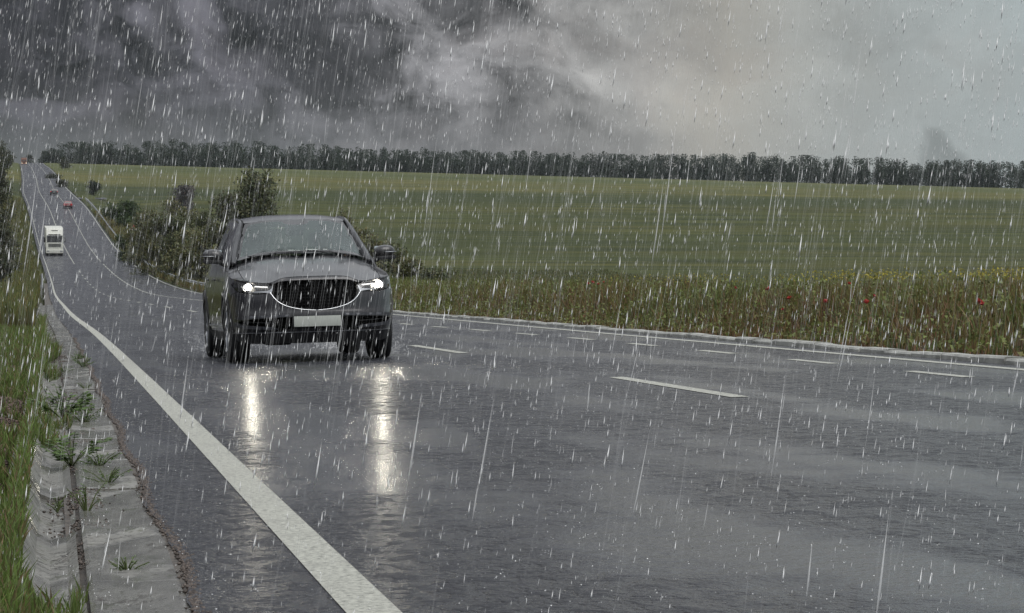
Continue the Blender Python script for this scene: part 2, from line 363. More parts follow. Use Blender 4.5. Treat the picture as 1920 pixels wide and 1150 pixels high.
def road_z(q, Y): return PZ(Y) + .028 * (1 - ss(120, 260, Y)) * q
def ground_z(q, Y):
    """height of the land; q = metres to the right of the left edge line"""
    q = np.asarray(q, float); Y = np.asarray(Y, float); W = WR(Y)
    u = q - W; l = -q - 1.0
    qc = np.clip(q, -1.05, W + .6)
    z = road_z(qc, Y)
    under = ss(-1.12, -1.0, q) * (1 - ss(W + .48, W + .62, q))
    z = z - .34 * under
    # right: a little bank, then down to the field
    r = .16 * ss(.6, 1.8, u) - .75 * ss(3.2, 9, u) * (1 - ss(900, 1400, Y)) - 1.1 * np.exp(-((u - 14) / 7) ** 2) * ss(180, 300, Y) * (1 - ss(600, 850, Y))
    r = r - .0262 * np.maximum(0, u) * ss(150, 1500, Y) + .012 * np.sin(q * .9 + Y * .31) * ss(.8, 2, u)
    # left: grass bank rising away from the gutter
    le = .05 * ss(.02, .3, l) + .22 * ss(.3, 2.2, l) + .9 * ss(2, 9, l) * ss(60, 250, Y) + .012 * np.sin(l * 5 + Y * 1.7) * ss(.1, .5, l)
    return z + np.where(u > 0, r, 0) + np.where(l > 0, le, 0)
def gz_xy(X, Y): return ground_z(X - XL(Y), Y)

YS = np.concatenate([np.arange(-20, 60, .8), np.arange(60, 140, 2), np.arange(140, 400, 5), np.arange(400, 1000, 12), np.arange(1000, 1900, 22), np.array([1900, 2000, 2200, 2600, 3200, 4200, 6000])])
def ribbon(name, q0, q1, dz, mat, ys=YS, n=2, zf=road_z, parent=None, smooth=True):
    """strip along the road between offsets q0 and q1 (numbers or functions of Y)"""
    a = q0(ys) if callable(q0) else np.full(len(ys), q0); b = q1(ys) if callable(q1) else np.full(len(ys), q1)
    V = []
    for i in range(n):
        q = a + (b - a) * i / (n - 1); V.append(np.stack([XL(ys) + q, ys, zf(q, ys) + dz], 1))
    V = np.stack(V, 1).reshape(-1, 3); F = []
    for j in range(len(ys) - 1):
        for i in range(n - 1): F.append((j * n + i, j * n + i + 1, (j + 1) * n + i + 1, (j + 1) * n + i))
    return np_mesh(name, V, F, mat, parent, smooth)

# ground sheet
qs = np.concatenate([[-4000, -2000, -900, -400, -200, -100, -60, -35, -22, -15], np.arange(-11, -3, .8), np.arange(-3, -1.2, .15), [-1.14, -1.10, -1.03, -.98, 0, 5, 7.3]])
us = np.concatenate([[.3, .46, .56, .64, .8], np.arange(1, 4, .25), np.arange(4, 20, 1), [22, 25, 30, 36, 44, 55, 70, 90, 120, 160, 210, 280, 360, 460, 600, 900, 1500, 3000, 5000]])
G = []
for Y in YS:
    W = float(WR(Y)); q = np.concatenate([qs[:-1], [W], W + us]); G.append(np.stack([float(XL(Y)) + q, np.full(len(q), Y), ground_z(q, np.full(len(q), Y))], 1))
nq = len(G[0]); GV = np.concatenate(G); jj, ii = np.meshgrid(np.arange(len(YS) - 1), np.arange(nq - 1), indexing='ij'); k = (jj * nq + ii).ravel()
tag(np_mesh('ground', GV, np.stack([k, k + 1, k + nq + 1, k + nq], 1), M['ground'], smooth=True), kind='structure')
road = tag(ribbon('road', lambda y: -.47 + (.018 * np.sin(y * 1.3) + .010 * np.sin(y * 3.1 + 1) + .005 * np.sin(y * 9.3)) * (y < 70), lambda y: WR(y) + .31, 0, M['road'], ys=np.concatenate([np.arange(-20, 4, 2), np.arange(4, 70, .15), YS[YS > 70]]), n=10), kind='structure')
tag(ribbon('shoulder_strip', -.485, -.40, -.006, M['dirt'], n=2), kind='structure')

# painted markings, each a part of the road
yl = YS
ribbon('edge_line', lambda y: -.075 + .035 * ss(250, 500, y), lambda y: .075 - .035 * ss(250, 500, y), .003, M['line'], np.concatenate([np.arange(-20, 4, 2), np.arange(4, 70, .15), YS[YS > 70]]), parent=road)
ribbon('edge_line', lambda y: WR(y) - .06, lambda y: WR(y) + .06, .004, M['line'], yl, parent=road)
def dash(y0, y1, tab, wd=.13):
    ys = np.linspace(y0, y1, max(3, int((y1 - y0) / 1.2)))
    return ribbon('lane_dash', lambda y: mono(y, tab) - wd / 2, lambda y: mono(y, tab) + wd / 2, .004, M['line'], ys, parent=road)
y = 7.9
while y < 400: dash(y, y + 4.9, D1T); y += 14.6 if y < 90 else 18
ribbon('centre_line', lambda y: mono(y, D1T) - .055, lambda y: mono(y, D1T) + .055, .004, M['line'], YS[(YS > 415)], parent=road)
y = 12.2
while y < 100: dash(y, y + 1.75, D2T, .11); y += 4.3
while y < 420: dash(y, y + 7, D2T, .13); y += 9
ribbon('lane_line', lambda y: mono(y, D2T) - .045, lambda y: mono(y, D2T) + .045, .004, M['line'], YS[(YS > 425)], parent=road)
# side road joining far up on the right
ys_ = np.array([700., 704, 708, 712]); W_ = WR(ys_)
V = []; F = []
for i, yy in enumerate(ys_):
    for u_ in (.1, 2.5, 4.5, 6.5): V.append((float(XL(yy) + WR(yy) + u_), yy, float(road_z(WR(yy), yy) + .03 - .01 * u_)))
for i in range(3):
    for j in range(3): F.append((i * 4 + j, i * 4 + j + 1, i * 4 + j + 5, i * 4 + j + 4))
tag(np_mesh('side_road', V, F, M['road']), kind='structure')

# ------------------------------------------------------------------ gutter of concrete slabs on the left
gutter = tag(ribbon('gutter', -.83, -.50, -.038, M['dirt'], YS[(YS > 2) & (YS < 330)], n=2), kind='structure')
prof = [(-1.07, -.10), (-1.07, .055), (-1.045, .068), (-.99, .062), (-.965, .03), (-.93, -.03), (-.88, -.052), (-.82, -.045), (-.785, -.020), (-.785, -.10)]
prof2 = [(-.770, -.10), (-.770, -.014), (-.755, -.006), (-.62, -.010), (-.50, -.004), (-.475, -.006), (-.475, -.10)]
def gutter_z(q): return np.interp(q, [-1.07, -.99, -.965, -.93, -.88, -.82, -.785, -.76, -.62, -.475], [.055, .062, .03, -.03, -.052, -.045, -.02, -.008, -.010, -.004])
def slab(name, prof, y0, y1, dz0, tw, dq, mt):
    V = []; n_ = len(prof); rows = [y0, y0 + .02, (y0 * 2 + y1) / 3, (y0 + 2 * y1) / 3, y1 - .02, y1]; m_ = len(rows)
    for r_, yy in enumerate(rows):
        e = -.003 if r_ in (0, m_ - 1) else 0
        for (q, z) in prof: V.append((float(XL(yy)) + q + dq, yy, float(road_z(-.5, yy)) + z + dz0 + tw * (yy - y0) + e))
    F = [(r_ * n_ + i, r_ * n_ + i + 1, (r_ + 1) * n_ + i + 1, (r_ + 1) * n_ + i) for r_ in range(m_ - 1) for i in range(n_ - 1)]
    mb = MB().add(V, F); mb.add([V[i] for i in range(n_)], [tuple(range(n_))]); mb.add([V[(m_ - 1) * n_ + i] for i in range(n_)], [tuple(reversed(range(n_)))])
    return mb.build(name, mt, gutter, angle=8)
y = 3.1
while y < 150:
    Lg = 2.3 + random.uniform(-.08, .08); k_ = random.uniform(0, .3)
    slab('gutter_slab', prof, y + .012, y + Lg - .012, random.uniform(-.010, .008), random.uniform(-.006, .006), random.uniform(-.012, .004), M['concrete'])
    slab('apron_slab', prof2, y + k_ + .012, y + k_ + Lg - .012, random.uniform(-.006, .003), random.uniform(-.003, .003), random.uniform(-.004, .004), M['apron'])
    y += Lg
# kerb stones on the right
M['kerb'] = simple('kerb_concrete', (.36, .36, .33), .5, var=.3, scale=3, bump=.5, bscale=50)
kerb = tag(ribbon('kerb', lambda y: WR(y) + .33, lambda y: WR(y) + .50, .02, M['kerb'], YS[(YS > 2) & (YS < 260)]), kind='structure')
y = 17.
while y < 115:
    y0, y1 = y + .008, y + .992; c0, c1 = float(XL(y0) + WR(y0)), float(XL(y1) + WR(y1)); z0, z1 = float(road_z(WR(y0), y0)), float(road_z(WR(y1), y1))
    j = random.uniform(-.012, .012); hz = .066 + random.uniform(-.014, .010); jj2 = random.uniform(-.012, .012)
    V = []
    for (cx, yy, zz, jt) in ((c0, y0, z0, j), (c1, y1, z1, jj2)):
        for (q, z) in ((.31, -.08), (.31, hz - .02), (.33, hz), (.46, hz), (.52, hz - .01), (.52, -.08)): V.append((cx + q + jt, yy, zz + z + jt * .5))
    MB().add(V, [(i, i + 1, i + 7, i + 6) for i in range(5)] + [tuple(range(6)), tuple(reversed(range(6, 12)))]).build('kerb_stone', M['kerb'], kerb)
    y += 1.

# ------------------------------------------------------------------ the grey crossover
def arc_len(P): return np.concatenate([[0], np.cumsum(np.linalg.norm(np.diff(P, axis=0), axis=1))])
def catmull(P, n=12, closed=False):
    P = np.asarray(P, float); N = len(P); out = []
    rngi = range(N if closed else N - 1)
    for i in rngi:
        if closed: p0, p1, p2, p3 = P[i - 1], P[i], P[(i + 1) % N], P[(i + 2) % N]
        else: p0, p1, p2, p3 = P[max(i - 1, 0)], P[i], P[i + 1], P[min(i + 2, N - 1)]
        for t in np.linspace(0, 1, n, endpoint=False):
            out.append(.5 * ((2 * p1) + (-p0 + p2) * t + (2 * p0 - 5 * p1 + 4 * p2 - p3) * t * t + (-p0 + 3 * p1 - 3 * p2 + p3) * t ** 3))
    if not closed: out.append(P[-1])
    return np.array(out)
CONT = catmull([(-.2,.005),(0,0),(.2,.006),(.4,.026),(.55,.06),(.68,.115),(.78,.20),(.85,.32),(.89,.46),(.912,.66),(.92,.93),(.922,1.4),(.922,2.2),(.922,3.1),(.918,3.63),(.895,4.05),(.83,4.33),(.65,4.48),(.3,4.54),(0,4.55),(-.2,4.545)], 14)[14:-14]
CS = arc_len(CONT)
_i0 = int(np.argmin(np.abs(CONT[:, 0]) + (CONT[:, 1] > 1) * 9)); CS = CS - CS[_i0]
_T = np.gradient(CONT, axis=0); _T /= np.linalg.norm(_T, axis=1)[:, None]; CN = np.stack([_T[:, 1], -_T[:, 0]], 1)
_fr = slice(0, int(np.argmax(CONT[:, 0] > .9199)) + 1)
def X2U(x): return np.interp(x, CONT[_fr, 0], CS[_fr])
_sd = (CONT[:, 0] > .6)
def Y2U(y): return np.interp(y, CONT[_sd, 1], CS[_sd])
FP = [(.15,-.12),(.20,-.09),(.27,-.045),(.33,-.01),(.37,.012),(.42,.016),(.47,.018),(.51,.022),(.535,.018),(.57,.004),(.62,-.004),(.70,-.015),(.80,-.04),(.87,-.068),(.92,-.098),(.96,-.135),(1.1,-.25)]
SP = [(.15,-.10),(.25,-.06),(.33,-.03),(.42,-.012),(.55,.0),(.68,.002),(.76,.006),(.80,.0),(.90,-.016),(1.0,-.040),(1.06,-.062),(1.15,-.09),(1.3,-.15)]
def off(s, z):
    f = np.interp(z, *zip(*FP)); g = np.interp(z, *zip(*SP)); w_ = ss(.70, 1.15, s)
    fl = .014 * np.exp(-((s - Y2U(.93)) / .42) ** 2) + .016 * np.exp(-((s - Y2U(3.63)) / .42) ** 2)
    return f * (1 - w_) + g * w_ + fl * (z < .9) * np.clip((.95 - z) / .3, 0, 1)
def skin(P, d=0.):
    P = np.asarray(P, float); sg = np.where(P[:, 0] < 0, -1, 1); s = np.abs(P[:, 0]); z = P[:, 1]
    cx = np.interp(s, CS, CONT[:, 0]); cy = np.interp(s, CS, CONT[:, 1]); nx = np.interp(s, CS, CN[:, 0]); ny = np.interp(s, CS, CN[:, 1])
    o = off(s, z) - d; w_ = 1 - ss(0, .06, s)
    return np.stack([(cx + nx * (1 - w_) * o) * sg, cy + ny * o, z], 1)
class TPS:
    def __init__(s, pts, sym=True):
        P = [p for p in pts] + ([(-a, b, c) for a, b, c in pts if abs(a) > 1e-6] if sym else [])
        P = np.array(P, float); s.p = P[:, :2]; n = len(P)
        K = s.k(s.p, s.p) + 1e-5 * np.eye(n); Q = np.c_[np.ones(n), s.p]; A = np.block([[K, Q], [Q.T, np.zeros((3, 3))]])
        s.w = np.linalg.solve(A, np.r_[P[:, 2], 0, 0, 0])
    def k(s, a, b):
        r2 = ((a[:, None] - b[None]) ** 2).sum(2) + 1e-12; return .5 * r2 * np.log(r2)
    def __call__(s, Q):
        Q = np.asarray(Q, float); return s.k(Q, s.p) @ s.w[:-3] + np.c_[np.ones(len(Q)), Q] @ s.w[-3:]
def inside(P, poly):
    x, y = P[:, 0], P[:, 1]; c = np.zeros(len(P), bool); n = len(poly)
    for i in range(n):
        x1, y1 = poly[i]; x2, y2 = poly[(i + 1) % n]
        if y1 == y2: continue
        c ^= ((y1 > y) != (y2 > y)) & (x < (x2 - x1) * (y - y1) / (y2 - y1) + x1)
    return c
def resample(poly, step):
    poly = np.asarray(poly, float); out = []
    for i in range(len(poly)):
        a, b = poly[i], poly[(i + 1) % len(poly)]; L = np.linalg.norm(b - a)
        if L < 1e-6: continue
        n = max(1, int(math.ceil(L / step)))
        for t in range(n): out.append(a + (b - a) * t / n)
    return np.array(out)
def panel(name, outline, fmap, mat, parent, holes=(), step=.03, thick=.014, smooth=True, d0=0., edge_soft=True):
    loops = [resample(outline, step)] + [resample(h, step) for h in holes]
    allv = np.concatenate(loops); edges = []; k = 0
    for l in loops: edges += [(k + i, k + (i + 1) % len(l)) for i in range(len(l))]; k += len(l)
    lo, hi = loops[0].min(0), loops[0].max(0)
    gx, gy = np.meshgrid(np.arange(lo[0] + step / 2, hi[0], step), np.arange(lo[1] + step / 2, hi[1], step)); gx = gx + (np.arange(gx.shape[0]) % 2)[:, None] * step / 2
    g = np.stack([gx.ravel(), gy.ravel()], 1)
    ok = inside(g, loops[0])
    for h in loops[1:]: ok &= ~inside(g, h)
    g = g[ok]
    if len(g):
        dm = np.min(((g[:, None] - allv[None]) ** 2).sum(2), 1); g = g[dm > (step * .5) ** 2]
    pts = np.concatenate([allv, g]) if len(g) else allv
    res = geometry.delaunay_2d_cdt([Vector(p) for p in pts], edges, [], 0, 1e-6)
    V2 = np.array([v[:] for v in res[0]]); T = np.array([f for f in res[2] if len(f) == 3])
    C_ = V2[T].mean(1); ok = inside(C_, loops[0])
    for h in loops[1:]: ok &= ~inside(C_, h)
    T = T[ok]
    top = fmap(V2, d0); bot = fmap(V2, d0 + thick)
    # rounded rim: a ring of boundary faces going back by the thickness
    cnt = {}
    for t in T:
        for a, b in ((t[0], t[1]), (t[1], t[2]), (t[2], t[0])): cnt[(a, b)] = cnt.get((a, b), 0) + 1
    be = [e for e in cnt if (e[1], e[0]) not in cnt]
    n = len(V2); F = [tuple(t) for t in T]; ring = [(b, a, a + n, b + n) for a, b in be]
    me = bpy.data.meshes.new(name); VV = np.concatenate([top, bot])
    me.from_pydata([tuple(v) for v in VV], [], F + ring); me.update()
    b = bmesh.new(); b.from_mesh(me); bmesh.ops.delete(b, geom=[v for v in b.verts if not v.link_faces], context='VERTS')
    bmesh.ops.recalc_face_normals(b, faces=b.faces)
    for f in b.faces: f.smooth = smooth and len(f.verts) == 3
    for e in b.edges:
        if len(e.link_faces) == 2 and len(e.link_faces[0].verts) != len(e.link_faces[1].verts): e.smooth = False
    b.to_mesh(me); b.free()
    return link_mesh(name, me, parent, mat)
def mir(P): return [(-x, y) for x, y in P][::-1]
def both(P): P = list(P); return P + [(-x, y) for x, y in reversed(P) if abs(x) > 1e-6]

car = empty('crossover_car', (-2.16, 35.25, 0), label='dark grey crossover with both headlights lit driving towards the camera on wet road', cat='car')
HL = catmull([(0,.945),(.15,.9445),(.30,.940),(.41,.922),(.49,.888),(.57,.878),(.70,.890),(.80,.908),(.868,.93)], 5)
def zH(x): return np.interp(x, HL[:, 0], HL[:, 1])
LAMP = [(.497,.845),(.56,.866),(.70,.879),(.80,.897),(.862,.918),(.892,.925),(.893,.875),(.872,.83),(.845,.797),(.78,.774),(.65,.768),(.545,.772),(.495,.788),(.485,.815)]
def toU(P): return [(float(X2U(abs(x))) * (1 if x >= 0 else -1), z) for x, z in P]
def circ(cy, cz, r, a0, a1, n): return [(float(Y2U(cy + r * math.cos(t))), cz + r * math.sin(t)) for t in np.linspace(R_(a0), R_(a1), n)]
WC, WZ, AR = .93, .36, .405
top = [(float(X2U(x)), float(z) - .006) for x, z in HL if x <= .50]
lampb = toU([(.478,.862),(.476,.812),(.488,.780),(.54,.762),(.65,.758),(.78,.763),(.85,.788)])
seam = [(float(Y2U(.43)), .765), (float(Y2U(.55)), .69)]
arcf = circ(WC, WZ, AR, 139, 187, 9)
GR = catmull([(0,.905),(.20,.904),(.36,.898),(.45,.880),(.502,.845),(.508,.80),(.485,.750),(.44,.698),(.375,.650),(.28,.613),(.15,.586),(0,.572)], 4)
IN = [(0,.375),(.30,.375),(.335,.352),(.44,.352),(.53,.398),(.80,.425),(.845,.455),(.80,.472),(.60,.487),(.44,.492),(.40,.500),(.0,.500)]
fb = both(top + lampb + seam + arcf + [(float(Y2U(.56)), .335), (float(X2U(.80)), .335), (float(X2U(.4)), .335), (0, .335)])
panel('front_bumper', fb, skin, M['paint'], car, holes=[both(toU(GR)), both(toU(IN))], step=.026, thick=.03)
panel('lower_valance', both([(0, .328), (float(X2U(.6)), .328), (float(Y2U(.55)), .328), (float(Y2U(.575)), .25), (float(X2U(.80)), .215), (float(X2U(.45)), .21), (0, .21)]), skin, M['black'], car, step=.05, thick=.05)
panel('bumper_trim_line', both([(0, .337), (float(X2U(.6)), .337), (float(Y2U(.53)), .337), (float(Y2U(.53)), .330), (float(X2U(.6)), .330), (0, .330)]), skin, M['satin'], car, step=.05, thick=.01, d0=-.004)
panel('grille', both(toU(GR * 1.0)), lambda P, d: skin(P, d), M['void'], car, step=.05, thick=.01, d0=.075)
gm = MB()      # fine mesh of the grille: upright ribs and cross bars joined
for x in np.arange(-.48, .481, .04):
    zt = float(np.interp(abs(x), GR[:20, 0], GR[:20, 1])); zb = float(np.interp(abs(x), GR[::-1][:28, 0], GR[::-1][:28, 1]))
    zz = np.linspace(zb, zt, 7); P = skin(np.stack([np.full(7, float(X2U(abs(x))) * (1 if x >= 0 else -1)), zz], 1), .045); gm.tube([tuple(p) for p in P], .0045, 4)
for z in np.arange(.60, .89, .036):
    hw = max([abs(a) for a, b in GR if abs(b - z) < .03] + [.1]); xs_ = np.linspace(-hw, hw, 13)
    P = skin(np.array([(float(X2U(abs(x))) * (1 if x >= 0 else -1), z) for x in xs_]), .055); gm.tube([tuple(p) for p in P], .004, 4)
gmo = gm.build('grille_mesh', M['grille'], car); gmo['kind'] = 'stuff'
# bright wing along the lower edge of the grille, running out under both lamps
for sg in (1, -1):
    W_ = catmull([(0,.568),(.15,.580),(.28,.606),(.378,.643),(.445,.692),(.492,.748),(.512,.778)], 5)
    P = skin(np.array([(float(X2U(x)) * sg, z) for x, z in W_]), -.004); MB().tube([tuple(p) for p in P], [.0045 + .003 * i / len(P) for i in range(len(P))], 8).build('grille_wing', M['chrome'], car, smooth=True)
    panel('wing_end', [(u * sg, z) for u, z in toU([(.478,.835),(.515,.80),(.60,.792),(.70,.789),(.70,.781),(.60,.778),(.545,.772),(.500,.762),(.488,.785)])], skin, M['satin'], car, step=.03, thick=.02, d0=-.008)
panel('lower_intake', both(toU([(x, z) for x, z in [(0,.35),(.3,.35),(.46,.33),(.9,.40),(.9,.50),(.6,.52),(0,.52)]])), skin, M['void'], car, step=.06, thick=.01, d0=.07)
for sg in (1, -1):
    panel('fog_blade', [(u * sg, z) for u, z in toU([(.47,.444),(.60,.450),(.80,.462),(.80,.455),(.60,.442),(.48,.436)])], skin, M['black'], car, step=.03, thick=.03, d0=.012)
for sg in (1, -1):
    U = lambda P: [(u * sg, z) for u, z in toU(P)]
    panel('bumper_blade', U([(.425,.372),(.46,.362),(.62,.370),(.80,.388),(.868,.402),(.885,.44),(.872,.452),(.80,.424),(.56,.400),(.50,.392)]), skin, M['lit_grey'], car, step=.03, thick=.03, d0=-.012)  # lower bumper lip overlaid in paler grey, its caught light painted in
    panel('bumper_ledge', U([(.30,.506),(.44,.500),(.62,.494),(.82,.480),(.865,.492),(.85,.515),(.62,.524),(.30,.530)]), skin, M['lit_grey'], car, step=.03, thick=.03, d0=-.010)  # strip on the bulge above the slot, light catch painted as paler grey
plate = MB().box(-.26, .26, -.045, -.035, .392, .506, .003).build('number_plate', M['plate'], car, angle=40)
MB().box(-.272, .272, -.036, -.01, .385, .513, .004).build('plate_holder', M['black'], car, angle=40)
# lamps
for sg in (1, -1):
    U = lambda P: [(u * sg, z) for u, z in toU(P)]
    hl = panel('headlight', U(LAMP), skin, M['gloss'], car, step=.03, thick=.01, d0=.055)
    c = skin(np.array([(float(X2U(.785)) * sg, .840)]), .03)[0]; c = Vector(c)
    prj = MB().lathe_x([(0, .001), (.004, .02), (0, .038), (.05, .045), (.055, .02)], 20)
    prj.v = [(c.x + a[1], c.y + a[0] + .0, c.z + a[2]) for a in prj.v]; prj.build('projector_ring', M['chrome'], hl, smooth=True)
    bm_ = MB().lathe_x([(-.020, .0005), (-.018, .016), (-.010, .029), (0, .035)], 20); bm_.v = [(c.x + a[1], c.y + a[0], c.z + a[2]) for a in bm_.v]; bm_.build('bulb', M['beam'], hl, smooth=True)
    panel('running_light', U([(.548,.842),(.62,.846),(.705,.851),(.705,.839),(.62,.833),(.545,.828)]), skin, M['drl'], hl, step=.02, thick=.012, d0=.018)
    P = [(.802,.872),(.818,.862),(.826,.838),(.818,.812),(.798,.798)]
    rg = skin(np.array(U(P)), .022); MB().tube([tuple(p) for p in rg], .006, 6).build('running_light', M['drl'], hl, smooth=True)
    P = skin(np.array(U([(.842,.855),(.846,.835)])), .03); MB().tube([tuple(p) for p in P], .011, 8).build('indicator', M['satin'], hl, smooth=True)
    panel('lens', U(LAMP), skin, M['lens'], hl, step=.03, thick=.004, d0=-.002)
    sl = bpy.data.lights.new('headlamp_beam', 'SPOT'); sl.energy = 13; sl.spot_size = R_(70); sl.spot_blend = .9; sl.shadow_soft_size = .03; sl.color = (1, .93, .76)
    so = bpy.data.objects.new('headlamp_beam', sl); COL.objects.link(so); so.parent = hl; so.location = (c.x, c.y - .07, c.z); so.rotation_euler = (R_(-88.5), 0, 0)

# hood and fenders
def edge_pt(x): return skin(np.array([(float(X2U(x)), float(zH(x)))]))[0]
lead = [tuple(edge_pt(x)) for x in (0,.1,.2,.3,.4,.5,.6,.7,.8,.868)]
ZT = [(.46,.93),(.7,.957),(1.0,.99),(1.3,1.022),(1.5,1.045),(2.5,1.078),(3.5,1.112),(4.2,1.15),(4.6,1.15)]
def zt(y): return np.interp(y, *zip(*ZT))
sidetop = [tuple(skin(np.array([(float(Y2U(y)), float(zt(y)))]))[0]) for y in (.55,.7,.9,1.1,1.3,1.5)]
TOP = TPS(lead + sidetop + [(0,.35,1.005),(0,.6,1.062),(0,.9,1.122),(0,1.17,1.172),(.25,.35,1.002),(.4,.35,.985),(.4,.65,1.05),(.4,.95,1.11),(.4,1.22,1.160),(.6,.32,.925),(.6,.5,.975),(.6,.75,1.03),(.6,1.05,1.085),(.6,1.3,1.128),
      (.74,.36,.915),(.74,.6,.968),(.74,.9,1.022),(.74,1.2,1.068),(.74,1.4,1.095),(.84,.5,.940),(.84,.8,.978),(.84,1.1,1.012),(.84,1.4,1.045)])
def topmap(P, d=0.):
    z = TOP(P); xa = np.abs(P[:, 0]); xc = .36 + .30 * np.clip((P[:, 1] - .12) / 1.2, 0, 1)
    z = z + .014 * (1 - ss(-.035, .035, xa - xc)) * ss(.12, .35, P[:, 1]) - .010 * (1 - ss(0, .30, xa)) * ss(.2, .5, P[:, 1])
    return np.stack([P[:, 0], P[:, 1], z - d], 1)
led = [(p[0], p[1] + .004) for p in lead if p[0] <= .71]
seamh = [(.735,.25),(.752,.36),(.762,.55),(.763,.8),(.755,1.1),(.735,1.34)]
rearh = [(.60,1.305),(.4,1.235),(.2,1.20),(0,1.19)]
panel('hood', both([(0, lead[0][1] + .004)] + led[1:] + seamh + rearh), topmap, M['paint'], car, step=.035, thick=.02)
for sg in (1, -1):
    fo = [(.742,.245),(.80,.29),(.848,.37)] + [(p[0], p[1]) for p in sidetop] + [(.80,1.47),(.742,1.345),(.762,1.1),(.770,.8),(.769,.55),(.759,.36)]
    panel('fender_top', [(x * sg, y_) for x, y_ in fo], topmap, M['paint'], car, step=.035, thick=.02)
    A = lambda P: [(u * sg, z) for u, z in P]
    zline = [(float(Y2U(y_)), float(zt(y_))) for y_ in (.50,.6,.7,.85,1.0,1.15,1.3,1.425)]
    fen = toU([(.852,.79),(.880,.83),(.90,.875)]) + [(float(Y2U(.44)), .90), (float(Y2U(.47)), .928)] + zline + [(float(Y2U(1.42)), .80), (float(Y2U(1.405)), .55), (float(Y2U(1.38)), .30), (float(Y2U(1.32)), .30)] + circ(WC, WZ, AR, -2, 138, 22) + [(float(Y2U(.553)), .698), (float(Y2U(.435)), .772)]
    panel('fender', A(fen), skin, M['paint'], car, step=.04, thick=.02)
    y0, y1 = 1.432, 2.46
    dr = [(y0, float(zt(y0))), (2.0, float(zt(2.0))), (y1, float(zt(y1))), (2.47, .80), (2.455, .55), (2.42, .335), (1.40, .335), (1.417, .55), (1.432, .80)]
    fd = panel('front_door', A([(float(Y2U(a)), b) for a, b in dr][::-1]), skin, M['paint'], car, step=.05, thick=.02)
    dr2 = [(2.472, float(zt(2.47))), (3.0, float(zt(3.0))), (3.46, float(zt(3.46))), (3.42, .90), (3.35, .76)]
    rd = panel('rear_door', A([(float(Y2U(a)), b) for a, b in dr2] + circ(3.63, WZ, AR + .01, 128, 184, 9) + [(float(Y2U(a)), b) for a, b in ((3.18, .335), (2.432, .335), (2.467, .55), (2.482, .80))]), skin, M['paint'], car, step=.05, thick=.02)
    for yy, p_ in ((2.27, fd), (3.20, rd)):
        hp = skin(np.array([(float(Y2U(yy - .10)) * sg, .93), (float(Y2U(yy)) * sg, .937), (float(Y2U(yy + .10)) * sg, .94)]), -.028); MB().tube([tuple(q) for q in hp], .013, 8, flat=.8).build('door_handle', M['paint'], p_, smooth=True)
    u_end = CS[-1] - .0 if False else float(np.interp(4.549, CONT[-40:, 1], CS[-40:]))
    qp = [(float(Y2U(3.47)), float(zt(3.47))), (float(Y2U(3.8)), float(zt(3.8))), (float(Y2U(4.2)), 1.15), (CS[-1] - .25, 1.10), (CS[-1] - .22, .35), (float(Y2U(4.05)), .33), (float(Y2U(4.04)), .36)] + circ(3.63, WZ, AR, 0, 126, 18) + [(float(Y2U(3.43)), .90)]
    panel('rear_quarter', A(qp), skin, M['paint'], car, step=.06, thick=.02)
    for (cy, a0, a1) in ((WC, -5, 182), (3.63, -2, 184)):
        ann = circ(cy, WZ, AR + .045, a0, a1, 24) + circ(cy, WZ, AR - .025, a1, a0, 24)
        panel('wheel_arch_trim', A(ann), skin, M['black'], car, step=.04, thick=.06, d0=-.012)
    panel('sill_trim', A([(float(Y2U(1.33)), .33), (float(Y2U(3.22)), .33), (float(Y2U(3.22)), .235), (float(Y2U(1.35)), .225)]), skin, M['black'], car, step=.06, thick=.06, d0=-.01)
    panel('sill_strip', A([(float(Y2U(1.42)), .405), (float(Y2U(3.15)), .405), (float(Y2U(3.15)), .382), (float(Y2U(1.42)), .382)]), skin, M['satin'], car, step=.06, thick=.02, d0=-.012)
    panel('wheel_well', A([(u_, z_) for u_, z_ in circ(WC, WZ, AR + .05, -15, 195, 20)]), lambda P, d: skin(P, d), M['void'], car, step=.1, thick=.01, d0=.34)
    # side of the cabin
SIDE = TPS([(y_, z_, x_) for y_, z_, x_ in [(1.30,1.02,.865),(1.45,1.04,.868),(2.0,1.06,.872),(2.5,1.078,.872),(3.0,1.095,.870),(3.5,1.112,.86),(4.1,1.15,.815),(4.4,1.15,.76),(1.7,1.2,.815),(2.0,1.3,.785),(2.5,1.3,.80),(3.2,1.3,.79),(3.8,1.3,.765),(4.2,1.3,.72),
     (2.05,1.5,.685),(2.5,1.5,.715),(3.2,1.5,.705),(3.8,1.45,.68),(2.15,1.58,.632),(2.5,1.605,.645),(2.9,1.62,.648),(3.5,1.60,.635),(3.9,1.52,.63),(1.75,1.36,.735),(1.45,1.12,.83)]], sym=False)
def sidemap(sg):
    def f(P, d=0.): x = SIDE(P) - d; return np.stack([x * sg, P[:, 0], P[:, 1]], 1)
    return f
DLO = [(1.50,1.082),(1.62,1.165),(1.80,1.285),(1.98,1.395),(2.14,1.475),(2.30,1.528),(2.55,1.555),(2.9,1.565),(3.3,1.545),(3.6,1.49),(3.82,1.39),(3.93,1.28),(3.90,1.20),(3.75,1.16),(3.4,1.135),(2.5,1.105)]
DLOi = [(1.56,1.100),(1.66,1.17),(1.82,1.275),(2.0,1.38),(2.15,1.455),(2.31,1.508),(2.44,1.524),(2.44,1.122),(2.0,1.112)]
DLOj = [(2.52,1.530),(2.9,1.543),(3.28,1.525),(3.38,1.51),(3.33,1.152),(3.0,1.142),(2.52,1.125)]
DLOk = [(3.44,1.50),(3.58,1.465),(3.78,1.375),(3.88,1.27),(3.84,1.215),(3.72,1.185),(3.41,1.158)]
